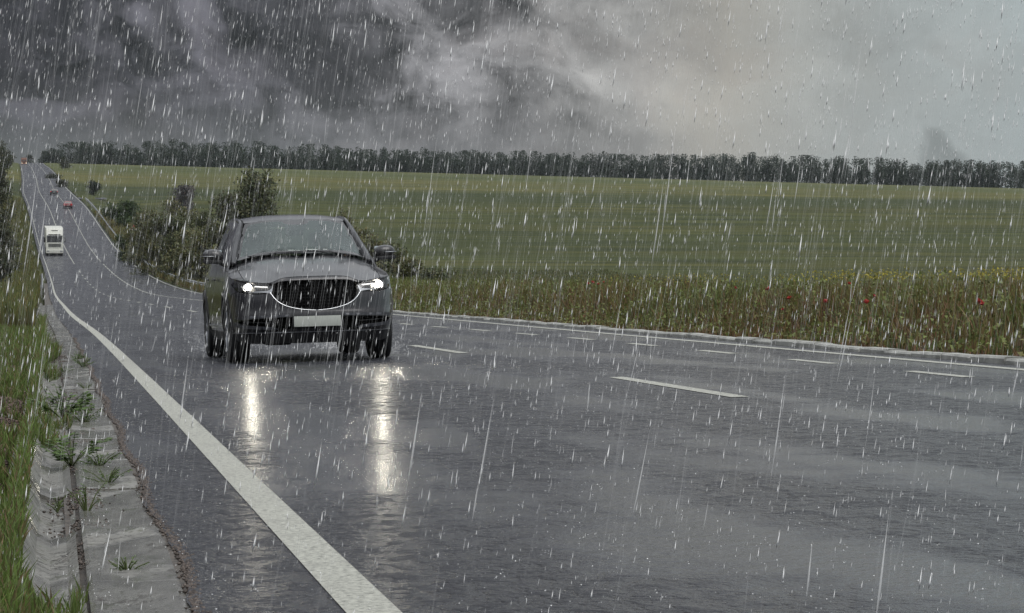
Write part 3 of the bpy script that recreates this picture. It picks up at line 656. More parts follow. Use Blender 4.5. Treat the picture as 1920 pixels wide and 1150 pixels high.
for sg in (1, -1):
    sm = sidemap(sg)
    fr = [(1.33,1.03),(1.40,1.09),(1.58,1.225),(1.76,1.36),(1.94,1.485),(2.06,1.56),(2.3,1.597),(2.6,1.612),(2.9,1.617),(3.3,1.606),(3.6,1.58),(3.9,1.51),(4.1,1.40),(4.28,1.25),(4.36,1.15)] + [(y_, float(zt(y_)) + .003) for y_ in (4.1,3.7,3.3,2.9,2.5,2.1,1.7,1.45)]
    sf = panel('side_frame', fr, sm, M['paint'], car, holes=[DLO], step=.05, thick=.02)
    wf = panel('window_frame', DLO, sm, M['gloss'], car, holes=[DLOi, DLOj, DLOk], step=.05, thick=.01, d0=.006)
    for n_, P in (('side_window', DLOi), ('side_window', DLOj), ('quarter_window', DLOk)): panel(n_, P, sm, M['sglass'], car, step=.06, thick=.003, d0=.010)
    # mirror housing on its stalk
    mx_ = .99 * sg
    mh = MB().box(-.125, .125, -.085, .085, -.085, .085)
    o = mh.build('door_mirror', M['paint'], car, smooth=True, sub=3); o.location = (mx_, 1.60, 1.205); o.rotation_euler = (R_(4), R_(-3 * sg), R_(8 * sg))
    for vtx in o.data.vertices:
        x, y_, z = vtx.co; inner = x * sg < 0
        vtx.co.x *= 1.14; vtx.co.z *= (1.18 if inner else .98); vtx.co.y *= 1.15
        if z < 0: vtx.co.z += .012 if not inner else -.012
    lw = MB().box(-.105, .105, -.082, .07, -.1, -.055, .015).build('mirror_base', M['black'], o, angle=50)
    lw.location = (0, 0, .012)
    MB().tube([(-.09 * sg, .0, -.07), (-.14 * sg, .01, -.10), (-.20 * sg, .02, -.125)], [.035, .03, .032], 10).build('mirror_arm', M['black'], o, smooth=True)
    sgn = MB().tube([(-.02 * sg, -.088, .0), (.07 * sg, -.082, -.003), (.128 * sg, -.05, -.006)], .005, 6).build('mirror_signal', M['satin'], o, smooth=True)
    gl = MB().box(-.1, .1, .070, .074, -.06, .065, .01).build('mirror_glass', M['chrome'], o, angle=40)
# windscreen and roof
WS = TPS([(0,1.13,1.195),(.3,1.15,1.195),(.6,1.27,1.175),(.76,1.42,1.14),(0,1.93,1.598),(.3,1.945,1.595),(.57,2.03,1.572),(.64,2.06,1.55),(0,1.53,1.412),(.35,1.56,1.405),(.66,1.72,1.352)])
def wsmap(P, d=0.): return np.stack([P[:, 0], P[:, 1], WS(P) - d], 1)
wso = both([(0,1.15),(.2,1.157),(.4,1.19),(.58,1.255),(.70,1.345),(.745,1.405),(.735,1.46),(.66,1.74),(.60,1.95),(.575,2.02),(.45,1.985),(.25,1.955),(0,1.945)])
wsi = both([(0,1.205),(.2,1.212),(.4,1.245),(.58,1.315),(.665,1.385),(.692,1.435),(.685,1.48),(.625,1.72),(.565,1.92),(.535,1.955),(.45,1.94),(.25,1.91),(.16,1.90),(.13,1.83),(.07,1.80),(0,1.80)])
panel('windscreen_surround', wso, wsmap, M['gloss'], car, holes=[wsi], step=.05, thick=.008)
panel('windscreen', wsi, wsmap, M['glass'], car, step=.05, thick=.003, d0=.0)
panel('cowl', both([(0,1.12),(.3,1.13),(.6,1.23),(.76,1.36),(.75,1.42),(.58,1.29),(.4,1.225),(0,1.19)]), lambda P, d=0: np.stack([P[:, 0], P[:, 1], 1.150 + 0 * P[:, 0] - .05 * (np.abs(P[:, 0]) / .76) ** 2 - d], 1), M['black'], car, step=.08, thick=.03)
for x0, x1 in ((-.62, .02), (.02, .60)):
    P = wsmap(np.array([(x0, 1.185 + .10 * abs(x0) / .6), ((x0 + x1) / 2, 1.17), (x1, 1.165 + .08 * abs(x1))]), -.012); MB().tube([tuple(p) for p in P], .005, 6).build('wiper', M['black'], car, smooth=True)
RF = TPS([(0,1.95,1.603),(.3,1.96,1.600),(.57,2.04,1.578),(.60,2.1,1.588),(0,2.15,1.640),(.3,2.17,1.635),(.55,2.25,1.612),(0,2.5,1.668),(0,2.9,1.678),(0,3.4,1.662),(0,3.9,1.612),(0,4.1,1.58),(.35,2.5,1.660),(.35,3.0,1.668),(.35,3.6,1.64),(.35,4.05,1.575),(.62,2.5,1.618),(.625,2.9,1.628),(.62,3.5,1.606),(.60,4.0,1.535)])
panel('roof', both([(0,1.952),(.25,1.962),(.45,1.99),(.575,2.03),(.592,2.1),(.60,2.4),(.605,2.9),(.60,3.5),(.58,4.02),(.3,4.10),(0,4.12)]), lambda P, d=0: np.stack([P[:, 0], P[:, 1], RF(P) - d], 1), M['paint'], car, step=.06, thick=.02)
for sg in (1, -1):
    pl_ = catmull([(.775,1.36,1.09),(.745,1.52,1.20),(.70,1.72,1.325),(.652,1.90,1.455),(.618,2.04,1.548),(.610,2.18,1.588),(.614,2.45,1.608),(.618,2.9,1.618),(.612,3.5,1.594),(.60,3.9,1.535),(.62,4.1,1.43),(.68,4.3,1.25),(.72,4.38,1.15)], 5)
    MB().tube([(x * sg, y_, z) for x, y_, z in pl_], [.036 if y_ < 1.9 else .028 for x, y_, z in pl_], 12).build('pillar', M['paint'], car, smooth=True)
    seal = catmull([(.752,1.385,1.125),(.722,1.52,1.235),(.680,1.72,1.355),(.630,1.90,1.482),(.594,2.05,1.588),(.604,2.2,1.617),(.612,2.5,1.635),(.614,2.9,1.645),(.61,3.5,1.618),(.59,3.95,1.555)], 5)
    MB().tube([(x * sg, y_, z) for x, y_, z in seal], .007, 6).build('roof_seal', M['black'], car, smooth=True)
# tail end
panel('tailgate_glass', both([(0,4.12),(.57,4.05),(.66,4.36),(0,4.45)]), lambda P, d=0: np.stack([P[:, 0], P[:, 1], 1.575 - (P[:, 1] - 4.08) * 1.25 - .06 * P[:, 0] ** 2 - d], 1), M['sglass'], car, step=.1, thick=.004)
panel('tailgate', both([(0,1.16),(.72,1.14),(.74,.9),(.6,.5),(0,.45)]), lambda P, d=0: np.stack([P[:, 0], 4.50 - .12 * P[:, 0] ** 2 - d - .1 * np.maximum(0, P[:, 1] - .9), P[:, 1]], 1), M['paint'], car, step=.1, thick=.03)
for sg in (1, -1): MB().box(min(.5 * sg, .77 * sg), max(.5 * sg, .77 * sg), 4.40, 4.53, .93, 1.05, .02).build('rear_light', M['tail'], car, angle=40)
# closed floor, bulkheads and interior
MB().box(-.74, .74, .30, 4.3, .24, .46, .03).box(-.62, .62, .25, 1.3, .40, .88, .05).build('underbody', M['void'], car)
MB().box(-.50, -.24, .5, 1.5, .185, .26, .02).box(.10, .55, .6, 1.6, .20, .26, .02).build('undertray', M['void'], car)
MB().box(-.76, .76, 1.3, 1.36, .4, 1.05).box(-.78, .78, 1.3, 4.3, .44, .50).box(-.72, .72, 4.2, 4.24, .5, 1.2).build('cabin_floor', M['dash'], car)
MB().box(-.80, .80, 1.30, 1.72, .80, 1.06, .06).build('dashboard', M['dash'], car, angle=60)
panel('headliner', both([(0,2.02),(.5,2.1),(.55,2.4),(.55,3.9),(0,3.95)]), lambda P, d=0: np.stack([P[:, 0], P[:, 1], RF(P) - .045 - d], 1), M['trim'], car, step=.15, thick=.01)
for sg in (1, -1):
    MB().tube([(.735 * sg, 1.50, 1.10), (.69 * sg, 1.66, 1.235), (.64 * sg, 1.84, 1.365), (.59 * sg, 2.04, 1.50)], [.05, .046, .042, .036], 8, flat=.7).build('inner_pillar_trim', M['trim'], car, smooth=True)
    MB().box(min(.30 * sg - .01, .30 * sg + .24) if sg > 0 else -.62, .62 if sg > 0 else -.16, 2.35, 2.85, .55, .78, .06).build('seat_cushion', M['seat'], car, angle=60)
    xc = .40 * sg
    MB().box(xc - .24, xc + .24, 2.78, 2.92, .75, 1.26, .06).build('seat_back', M['seat'], car, angle=60)
    MB().box(xc - .13, xc + .13, 2.84, 2.94, 1.29, 1.46, .04).tube([(xc - .06, 2.89, 1.2), (xc - .06, 2.89, 1.3)], .01, 6).tube([(xc + .06, 2.89, 1.2), (xc + .06, 2.89, 1.3)], .01, 6).build('headrest', M['seat'], car, angle=60)
st = MB(); n_ = 24; rim_ = [(.38 + .185 * math.cos(2 * math.pi * i / n_), 1.98 + .055 * math.sin(2 * math.pi * i / n_), 1.03 + .17 * math.sin(2 * math.pi * i / n_)) for i in range(n_ + 1)]
st.tube(rim_, .016, 8, cap=False).tube([(.21, 1.98, 1.03), (.55, 1.98, 1.03)], .018, 6).tube([(.38, 1.98, 1.03), (.38, 1.93, .88)], .018, 6).box(.31, .45, 1.95, 2.0, .97, 1.08, .02).build('steering_wheel', M['dash'], car, angle=60)
MB().box(-.12, .12, 1.88, 2.0, 1.475, 1.53, .02).box(-.10, .10, 2.0, 2.03, 1.42, 1.49, .01).build('rear_view_mirror', M['gloss'], car, angle=50)
# wheels
TY = [(-.112,.235),(-.118,.262),(-.122,.30),(-.116,.335),(-.104,.354),(-.086,.360),(-.062,.362),(-.060,.352),(-.050,.352),(-.048,.363),(-.008,.364),(-.006,.353),(.006,.353),(.008,.364),(.048,.363),(.050,.352),(.060,.352),(.062,.362),(.086,.360),(.104,.354),(.116,.335),(.122,.30),(.118,.262),(.112,.235)]
def make_wheel(sg):
    wh = empty('wheel'); wh.parent = car
    MB().lathe_x(TY, 48).build('tyre', M['rubber'], wh, angle=25)
    rm = MB().lathe_x([(-.10 * sg, .235), (.10 * sg, .242), (.112 * sg, .238), (.105 * sg, .228), (.03 * sg, .215), (-.02 * sg, .20)], 40)
    for k in range(5):
        for dd in (-.16, .16):
            a = 2 * math.pi * k / 5; b = a + dd
            rm.tube([(.085 * sg, .05 * math.cos(a), .05 * math.sin(a)), (.092 * sg, .14 * math.cos(a + dd * .6), .14 * math.sin(a + dd * .6)), (.088 * sg, .228 * math.cos(b), .228 * math.sin(b))], [.022, .017, .02], 6)
    rm.lathe_x([(.10 * sg, .001), (.102 * sg, .03), (.09 * sg, .06), (.05 * sg, .07)], 20)
    rm.build('rim', M['alloy'], wh, angle=40)
    MB().lathe_x([(-.01 * sg, .03), (.0, .16), (.025 * sg, .165), (.03 * sg, .05)], 28).build('brake_disc', M['satin'], wh, angle=40)
    return wh
for x in (-.80, .80):
    for yy in (WC, 3.63):
        wh = make_wheel(1 if x > 0 else -1); wh.location = (x, yy, .36)
for yy in (WC, 3.63): MB().tube([(-.75, yy, .35), (.75, yy, .35)], .035, 8).build('axle', M['void'], car)

def seat_on_road(o, X, Y, yaw, ln=2.7):
    """rest a vehicle on the road: nose at X,Y, pitch and roll from the surface"""
    q = X - float(XL(Y)); z0 = float(road_z(q, Y)); Yb = Y + ln; z1 = float(road_z(q, Yb))
    pitch = math.atan2(z1 - z0, ln); qr = q + 1.0
    roll = math.atan2(float(road_z(q + 1, Y)) - z0, 1.0)
    o.location = (X, Y, z0); o.rotation_euler = Matrix.Rotation(yaw, 3, 'Z').to_4x4().to_euler()
    m = Matrix.Rotation(yaw, 4, 'Z') @ Matrix.Rotation(-roll, 4, 'Y') @ Matrix.Rotation(pitch, 4, 'X'); o.rotation_euler = m.to_euler()
seat_on_road(car, -2.13, 35.2, R_(10.2))

# the driver: one skinned body, hands on the wheel
def skin_body(name, verts, edges, radii, mat, parent=None, root=0, sub=2):
    me = bpy.data.meshes.new(name); me.from_pydata(verts, edges, []); me.update(); o = link_mesh(name, me, parent, mat)
    md = o.modifiers.new('skin', 'SKIN'); sv = me.skin_vertices[0].data if me.skin_vertices else None
    if sv is None:
        b = bmesh.new(); b.from_mesh(me); b.verts.layers.skin.verify(); b.to_mesh(me); b.free(); sv = me.skin_vertices[0].data
    for i, r in enumerate(radii): sv[i].radius = (r, r) if not isinstance(r, tuple) else r; sv[i].use_root = (i == root)
    md.use_smooth_shade = True
    s2 = o.modifiers.new('sub', 'SUBSURF'); s2.levels = s2.render_levels = sub
    return o
drv = empty('person', tuple(car.location), tuple(car.rotation_euler), label='driver in dark clothes holding the steering wheel of the grey crossover', cat='person')
hx = .40
V = [(hx,2.60,.80),(hx,2.62,.98),(hx,2.63,1.14),(hx,2.62,1.24),(hx,2.60,1.31),(hx,2.575,1.39),(hx,2.57,1.47),
     (hx-.17,2.60,1.17),(hx-.24,2.42,1.02),(hx-.165,2.14,1.08),(hx-.165,2.03,1.13),
     (hx+.17,2.60,1.17),(hx+.24,2.42,1.02),(hx+.165,2.14,1.08),(hx+.165,2.03,1.13),
     (hx-.10,2.5,.80),(hx-.14,2.12,.84),(hx-.13,1.85,.62),(hx+.10,2.5,.80),(hx+.14,2.12,.84),(hx+.13,1.85,.62)]
E_ = [(0,1),(1,2),(2,3),(3,4),(4,5),(5,6),(2,7),(7,8),(8,9),(9,10),(2,11),(11,12),(12,13),(13,14),(0,15),(15,16),(16,17),(0,18),(18,19),(19,20)]
Rr = [.15,.15,.15,.06,.055,.088,.080,.065,.045,.028,.032,.065,.045,.028,.032,.09,.07,.05,.09,.07,.05]
skin_body('body', V, E_, Rr, M['skin'], drv)
CV = V[:4] + [V[7], V[8], (hx-.18,2.19,1.068), V[11], V[12], (hx+.18,2.19,1.068)]; CV[3] = (hx,2.62,1.20)
skin_body('jacket', CV, [(0,1),(1,2),(2,3),(2,4),(4,5),(5,6),(2,7),(7,8),(8,9)], [.17,.17,.17,.08,.08,.058,.042,.08,.058,.042], M['cloth'], drv)
for sg in (-1, 1):      # five bent fingers closed round the rim
    for k in range(4):
        bx = hx + .165 * sg - .0 ; z = 1.155 - .022 * k + .02
        MB().tube([(bx, 2.02, z - .02), (bx + .012 * sg, 1.975, z), (bx + .018 * sg, 1.95, z - .012), (bx + .0 * sg, 1.945, z - .03)], [.010, .0095, .009, .007], 7).build('finger', M['skin'], drv, smooth=True)
    MB().tube([(hx + .16 * sg, 2.03, 1.12), (hx + .13 * sg, 2.0, 1.13), (hx + .125 * sg, 1.97, 1.14)], [.012, .011, .009], 7).build('thumb', M['skin'], drv, smooth=True)
hb = bmesh.new(); bmesh.ops.create_uvsphere(hb, u_segments=20, v_segments=14, radius=.098, matrix=Matrix.Translation((hx, 2.60, 1.455)) @ Matrix.Diagonal((.95, 1.05, 1.0, 1)))
bmesh.ops.delete(hb, geom=[v for v in hb.verts if v.co.y < 2.56 and v.co.z < 1.49], context='VERTS')
me = bpy.data.meshes.new('hair'); hb.to_mesh(me); hb.free(); link_mesh('hair', me, drv, M['hair'])
fa = MB().tube([(hx, 2.482, 1.445), (hx, 2.468, 1.415), (hx, 2.478, 1.405)], [.008, .014, .010], 8).build('nose', M['skin'], drv, smooth=True)
for sg in (-1, 1):
    MB().lathe_x([(-.008,.001),(-.005,.007),(0,.010),(.005,.007),(.008,.001)], 10, hx + .032 * sg, 2.487, 1.437).build('eye', M['gloss'], drv, smooth=True)
    MB().lathe_x([(-.01,.002),(0,.03),(.01,.002)], 12, hx + .09 * sg, 2.575, 1.42).build('ear', M['skin'], drv, smooth=True)
MB().tube([(hx - .025, 2.488, 1.375), (hx, 2.482, 1.373), (hx + .025, 2.488, 1.375)], .005, 6).build('mouth', M['tail'] if False else M['skin'], drv, smooth=True)

# ------------------------------------------------------------------ distant vehicles
def P3(P): return P
def cab_truck():
    t = empty('lorry', label='white cab-over lorry coming down the far left lane', cat='lorry')
    W_ = simple('lorry_white', (.62, .62, .56), .45, var=.1)
    MB().prism([(.0,.50),(-.02,1.2),(.03,1.95),(.22,2.85),(2.2,2.9),(2.2,.50)], -1.22, 1.22, 0).build('cab', W_, t, bevel=.05)
    MB().prism([(.25,2.86),(.30,3.0),(.75,3.75),(1.1,3.98),(2.15,4.0),(2.15,2.86)], -1.18, 1.18, 0).build('roof_fairing', W_, t, bevel=.06)
    MB().box(-.85, .85, .235, .40, 3.02, 3.10).build('fairing_slot', M['void'], t)
    MB().box(-.45, .45, .60, .9, 3.60, 3.66).build('fairing_slot', M['void'], t)
    MB().prism([(.008,1.95),(.20,2.78),(.24,2.78),(.06,1.95)], -1.10, 1.10, 0).build('windscreen', M['gloss'], t)
    MB().prism([(-.02,2.78),(.17,2.93),(.20,2.88),(.05,2.74)], -1.12, 1.12, 0).build('sun_visor', M['gloss'], t)
    for z in (1.28, 1.46, 1.64): MB().box(-.88, .88, -.05, .02, z, z + .10).build('grille_bar', M['black'], t)
    MB().box(-1.24, 1.24, -.12, .4, .38, .92, .05).build('bumper', W_, t, angle=40)
    MB().box(-1.15, 1.15, -.06, 1.9, .16, .40).build('chassis', M['void'], t)
    for sg in (-1, 1):
        MB().box(min(.75 * sg, 1.12 * sg), max(.75 * sg, 1.12 * sg), -.14, -.1, .58, .76, .02).build('headlight', M['satin'], t)
        MB().box(min(1.30 * sg, 1.56 * sg), max(1.30 * sg, 1.56 * sg), -.02, .12, 1.95, 2.65, .03).build('mirror', M['black'], t, angle=40)
        for yy in (1.2, 4.8, 10.5, 11.8):
            MB().lathe_x([(-.15,.2),(-.15,.46),(-.12,.5),(.12,.5),(.15,.46),(.15,.2)], 24, 1.02 * sg, yy, .5).build('wheel', M['rubber'], t)
    MB().box(-1.25, 1.25, 2.6, 13.5, 1.05, 3.95, .05).build('trailer_box', W_, t, angle=40)
    MB().box(-.5, .5, 2.2, 13.2, .7, 1.05).build('trailer_frame', M['black'], t)
    return t
o = cab_truck(); seat_on_road(o, -65.6, 459., R_(9.2), 8)

def small_car(name, label, pm, rear=True, tall=0.):
    """a hatchback: rear=True shows its tail to the camera (local -y)"""
    t = empty(name, label=label, cat='car')
    h = 1.46 + tall
    low = [(0,.30),(-.04,.55),(0,.92),(.12,.98),(3.1,1.0),(3.9,.86),(4.1,.60),(4.08,.28),(3.75,.22),(.3,.22)]
    b = MB().prism(low, -.86, .86, 0); b.build('body', pm, t, bevel=.07)
    cb = MB(); base = [(.06,.96),(.42,h - .04),(.8,h),(2.0,h),(2.6,h - .22),(3.2,.98)]; n = len(base)
    vs = [(-(.80 if z < 1.0 else .62), y_, z) for y_, z in base] + [((.80 if z < 1.0 else .62), y_, z) for y_, z in base]
    cb.add(vs, [tuple(range(n)), tuple(reversed(range(n, 2 * n)))] + [(i, i + n, (i + 1) % n + n, (i + 1) % n) for i in range(n)]); cb.build('cabin', pm, t, bevel=.05)
    def face(y0, z0, y1, z1, w0, w1, off_): return [(-w0, y0 - off_, z0 + .01), (w0, y0 - off_, z0 + .01), (w1, y1 - off_, z1 + .01), (-w1, y1 - off_, z1 + .01), (-w0, y0 + .03, z0), (w0, y0 + .03, z0), (w1, y1 + .03, z1), (-w1, y1 + .03, z1)]
    Q = [(0,1,2,3),(4,7,6,5),(0,4,5,1),(1,5,6,2),(2,6,7,3),(3,7,4,0)]
    MB().add(face(.13, 1.02, .40, h - .10, .68, .55, .035), Q).build('rear_window', M['gloss'], t)
    MB().add(face(3.10, 1.02, 2.62, h - .24, .68, .58, -.06), Q).build('windscreen', M['gloss'], t)
    for sg in (-1, 1):
        MB().add([(.815 * sg, .45, 1.02), (.815 * sg, 2.95, 1.02), (.66 * sg, 2.45, h - .20), (.645 * sg, .75, h - .10), (.70 * sg, .45, 1.02), (.70 * sg, 2.95, 1.02), (.6 * sg, 2.45, h - .20), (.6 * sg, .75, h - .10)], Q).build('side_window', M['gloss'], t)
        x0, x1 = sorted((.62 * sg, .865 * sg)); MB().box(x0, x1, -.055, .10, .68, .92, .02).build('tail_light', M['tail'], t)
        MB().box(x0, x1, 3.9, 4.06, .62, .76, .02).build('headlight', M['satin'], t)
        for yy in (.72, 3.25): MB().lathe_x([(-.1,.15),(-.1,.29),(-.07,.31),(.07,.31),(.1,.29),(.1,.15)], 24, .78 * sg, yy, .31).build('wheel', M['rubber'], t)
    MB().box(-.84, .84, -.09, .2, .28, .50, .03).build('bumper', M['black'], t)
    MB().box(-.26, .26, -.075, -.045, .64, .75).build('number_plate', M['plate'], t)
    return t
o = small_car('hatchback', 'small red car driving away up the far right lane', paint_mat('red_car_paint', (.22, .012, .02), .35, .2)); seat_on_road(o, -88.5, 638., R_(9.2), 3)
o = small_car('hatchback', 'dark grey car driving away up the hill ahead of the red one', paint_mat('dark_car_paint', (.02, .02, .03), .35, .3)); seat_on_road(o, -105., 734., R_(9.2), 3)
def far_lorry():
    t = empty('lorry', label='orange lorry just over the crest at the top of the road', cat='lorry')
    OM = simple('orange_paint', (.26, .10, .06), .5); BR = simple('tarpaulin', (.16, .13, .12), .8)
    MB().prism([(0,.5),(-.03,1.3),(.05,1.7),(.3,2.7),(1.9,2.75),(1.9,.5)], -1.2, 1.2, 0).build('cab', OM, t, bevel=.06)
    MB().prism([(.04,1.72),(.27,2.55),(.32,2.55),(.1,1.72)], -1.08, 1.08, 0).build('windscreen', M['gloss'], t)
    MB().box(-1.25, 1.25, 2.1, 9, 1.0, 3.3, .06).build('trailer_box', BR, t, angle=40)
    MB().box(-1.22, 1.22, -.12, .2, .35, .8, .04).build('bumper', OM, t, angle=40)
    MB().box(-.9, .9, -.06, .0, .95, 1.45).build('grille', M['black'], t)
    for sg in (-1, 1):
        x0, x1 = sorted((.75 * sg, 1.1 * sg)); MB().box(x0, x1, -.16, -.1, .9 - .3, 1.05 - .3).build('headlight', M['amber'], t)
        for yy in (1.0, 4.5, 7.5): MB().lathe_x([(-.15,.2),(-.15,.5),(.15,.5),(.15,.2)], 20, 1.0 * sg, yy, .5).build('wheel', M['rubber'], t)
    return t
o = far_lorry(); seat_on_road(o, -219.5, 1440., R_(9), 6)

# ------------------------------------------------------------------ crash barriers
def barrier(label, Y0, Y1, side, offq, step=4.0):
    # side 1: outside the right edge line; -1: outside the left edge line
    qf = lambda Y: (float(WR(Y)) + offq) if side > 0 else -offq
    t = empty('crash_barrier', (0, 0, 0), label=label, cat='crash barrier')
    ys = np.arange(Y0, Y1 + .1, step); sec = [(0,.40),(.035,.44),(.035,.49),(-.02,.535),(-.02,.575),(.035,.62),(.035,.67),(0,.71),(-.012,.71),(.02,.67),(.02,.62),(-.035,.575),(-.035,.535),(.02,.49),(.02,.44),(-.012,.40)]
    V = []; n = len(sec)
    for yy in ys:
        q = qf(yy); dip = 0
        for (a, b) in sec: V.append((float(XL(yy)) + q - a * side, yy, float(road_z(q, yy)) + b))
    F = [(j * n + i, j * n + (i + 1) % n, (j + 1) * n + (i + 1) % n, (j + 1) * n + i) for j in range(len(ys) - 1) for i in range(n)]
    F += [tuple(range(n)), tuple(reversed(range((len(ys) - 1) * n, len(ys) * n)))]
    MB().add(V, F).build('rail', M['galv'], t, angle=35)
    pm = None
    for yy in ys:
        q = qf(yy); X = float(XL(yy)) + q + .09 * side; z = float(road_z(q, yy))
        if pm is None:
            p = MB().box(-.05, .05, -.035, .035, -.9, .66).box(-.07, .02, -.05, .05, .46, .64).build('post', M['post'], t); pm = p.data
        else: p = link_mesh('post', pm, t)
        p.location = (X, yy, z)
    return t
barrier('long galvanised crash barrier along the right edge of the road behind the crossover', 248, 690, 1, 1.25)
barrier('short galvanised crash barrier beside the grass on the left edge of the road', 245, 345, -1, .95)
# small warning sign seen beyond the right barrier
def warn_sign():
    t = empty('road_sign', label='small red and white triangular sign on a post beyond the right barrier', cat='road sign')
    MB().tube([(0, 0, -.6), (0, 0, 1.9)], .035, 8).build('post', M['post'], t)
    mk = lambda r, y0, y1: MB().prism([(r * math.sin(a), 2.15 + r * math.cos(a)) for a in (0, 2.094, 4.189)], y0, y1, 1)
    mk(.62, -.06, -.04).build('sign_plate', simple('sign_red', (.55, .03, .03), .4), t); mk(.42, -.065, -.0605).build('sign_face', simple('sign_white', (.6, .6, .58), .4), t)
    MB().prism([(-.05,1.98),(.05,1.98),(.06,2.35),(-.06,2.35)], -.072, -.0655, 1).build('sign_symbol', M['black'], t)
    return t
o = warn_sign(); yy = 505.; q = float(WR(yy)) + 3.4; o.location = (float(XL(yy)) + q, yy, float(ground_z(q, yy)) + .2); o.rotation_euler = (0, 0, R_(10))

# ------------------------------------------------------------------ foliage
def leaf_tris(C, size, colors, jit=1., rg=rng):
    n = len(C); a = rg.normal(size=(n, 3)); a /= np.linalg.norm(a, axis=1)[:, None]; b = rg.normal(size=(n, 3)); b -= (a * b).sum(1)[:, None] * a; b /= np.linalg.norm(b, axis=1)[:, None]
    s = (size * rg.uniform(.6, 1.4, n))[:, None]
    V = np.stack([C + a * s, C - a * s * .5 + b * s * .75, C - a * s * .5 - b * s * .75], 1).reshape(-1, 3)
    return V, np.arange(3 * n).reshape(-1, 3), np.repeat(colors, 3, 0)
def crown_points(lobes, n, rg, shell=.55):
    """points scattered in leaf clumps on and inside a set of ellipsoids"""
    vol = np.array([l[3] * l[4] * l[5] for l in lobes]) ** .67; pick = rg.choice(len(lobes), n, p=vol / vol.sum()); L = np.array(lobes)[pick]
    d = rg.normal(size=(n, 3)); d /= np.linalg.norm(d, axis=1)[:, None]; r = rg.uniform(0, 1, n) ** .45; r = shell * .3 + (1 - shell * .3) * r
    return L[:, :3] + d * L[:, 3:6] * r[:, None]
def plant(name, label, cat, X, Y, h, wid, lobes_n, nleaf, leaf, col, seed, group=None, trunk=True, zb=None, sparse=1., base=.15, stemname='trunk', crownname='crown', flat=1., varc=.35):
    rg = np.random.default_rng(seed)
    z0 = float(gz_xy(X, Y)) if zb is None else zb
    t = empty(name, (X, Y, z0), label=label, cat=cat, group=group)
    lobes = []
    for i in range(lobes_n):
        a = rg.uniform(0, 2 * math.pi); hh = rg.uniform(base, .9); prof_ = (math.sin(math.pi * min(1, .18 + hh * .82)) ** .6) * wid / 2
        rr = rg.uniform(.2, .95) * prof_; s = rg.uniform(.16, .30)
        lobes.append((math.cos(a) * rr, math.sin(a) * rr * flat, hh * h, wid * s, wid * s, h * s * .55))
    lobes.append((0, 0, h * .55, wid * .24, wid * .24, h * .3))
    nc = max(20, nleaf // 22); cc = crown_points(lobes, nc, rg)
    C = cc[rg.integers(0, nc, nleaf)] + rg.normal(size=(nleaf, 3)) * leaf * 2.3 * np.array([1, 1, .6])
    C[:, 2] = np.maximum(C[:, 2], .02)
    cl = rg.uniform(1 - varc, 1 + varc, nc)[:, None][rg.integers(0, nc, nleaf)] * 0 + rg.uniform(1 - varc, 1 + varc, (nleaf, 1))
    colr = np.array(col)[None] * cl * np.stack([rg.uniform(.85, 1.2, nleaf), np.ones(nleaf), rg.uniform(.8, 1.15, nleaf)], 1)
    V, F, Cc = leaf_tris(C, leaf, colr, rg=rg)
    np_mesh(crownname, V, F, M['leaf'], t, col=Cc)
    tb = MB(); r0 = max(.04, h * .018)
    if trunk:
        tb.tube([(0, 0, -.4), (rg.normal() * .05, 0, h * .25), (rg.normal() * .1, rg.normal() * .1, h * .55), (rg.normal() * .15, 0, h * .85)], [r0 * 1.3, r0, r0 * .6, r0 * .2], 7)
    ks = 7 if trunk else 6
    for i in range(ks):
        l = lobes[i % len(lobes)]; s = (0, 0, h * (.18 + .08 * i)) if trunk else (rg.normal() * .1, rg.normal() * .1, -.2)
        m = ((s[0] + l[0]) / 2, (s[1] + l[1]) / 2, (s[2] + l[2]) / 2 - .03 * h); tb.tube([s, m, l[:3]], [r0 * .55, r0 * .4, r0 * .12], 5)
    tb.build(stemname, M['bark'], t)
    return t
OL = (.132, .136, .062); DG = (.050, .078, .028); GR_ = (.100, .112, .055); PU = (.085, .078, .080)
qx = lambda q, Y: float(XL(Y)) + float(WR(Y)) + q
GB = 'bushes along the right bank'
# the tree standing over the crossover roof
plant('roadside_tree', 'slender tree with the tallest crown rising behind the crossover roof', 'tree', (483 - 960) * .048, 288., 12.0, 4.8, 15, 8000, .15, (.085, .096, .046), 17, base=.36)
plant('roadside_tree', 'lower olive tree leaning against the tallest one on its left', 'tree', (436 - 960) * .0487, 292., 8.8, 4.2, 13, 7500, .15, (.095, .103, .052), 12, base=.2)
for i, (px, Y, topy, wpx, botz, colr, lab) in enumerate([
    (400, 300, 410, 78, 0, OL, 'olive bush just left of the crossover mirror below the trees'),
    (362, 318, 432, 84, 0, OL, 'broad olive bush above the near end of the right barrier'),
    (325, 345, 402, 80, 0, GR_, 'tall grey-green bush in the middle of the bank thicket'),
    (292, 372, 378, 78, 0, OL, 'highest olive bush of the thicket below the purple-grey tree'),
    (340, 400, 372, 60, 0, OL, 'olive bush at the foot of the purple-grey tree'),
    (268, 420, 398, 56, 0, GR_, 'grey-green bush beside the round dark one'),
    (385, 380, 388, 60, 0, GR_, 'grey-green bush between the purple-grey tree and the tallest tree'),
    (246, 440, 426, 42, 0, DG, 'dark low bush at the left end of the thicket by the poppies'),
    (440, 270, 420, 70, 0, OL, 'olive bush half hidden behind the crossover cabin')]):
    s = 6000 / Y; X = (px - 960) / s; z0 = float(gz_xy(X, Y)); h = CAMH + (535 - topy) / s - z0
    plant('bush', lab, 'bush', X, Y, h * 1.0, wpx / s * 1.3, 15, 8500, .13, colr, 30 + i, group=GB, trunk=False, base=.02, stemname='stem', crownname='foliage', varc=.45)
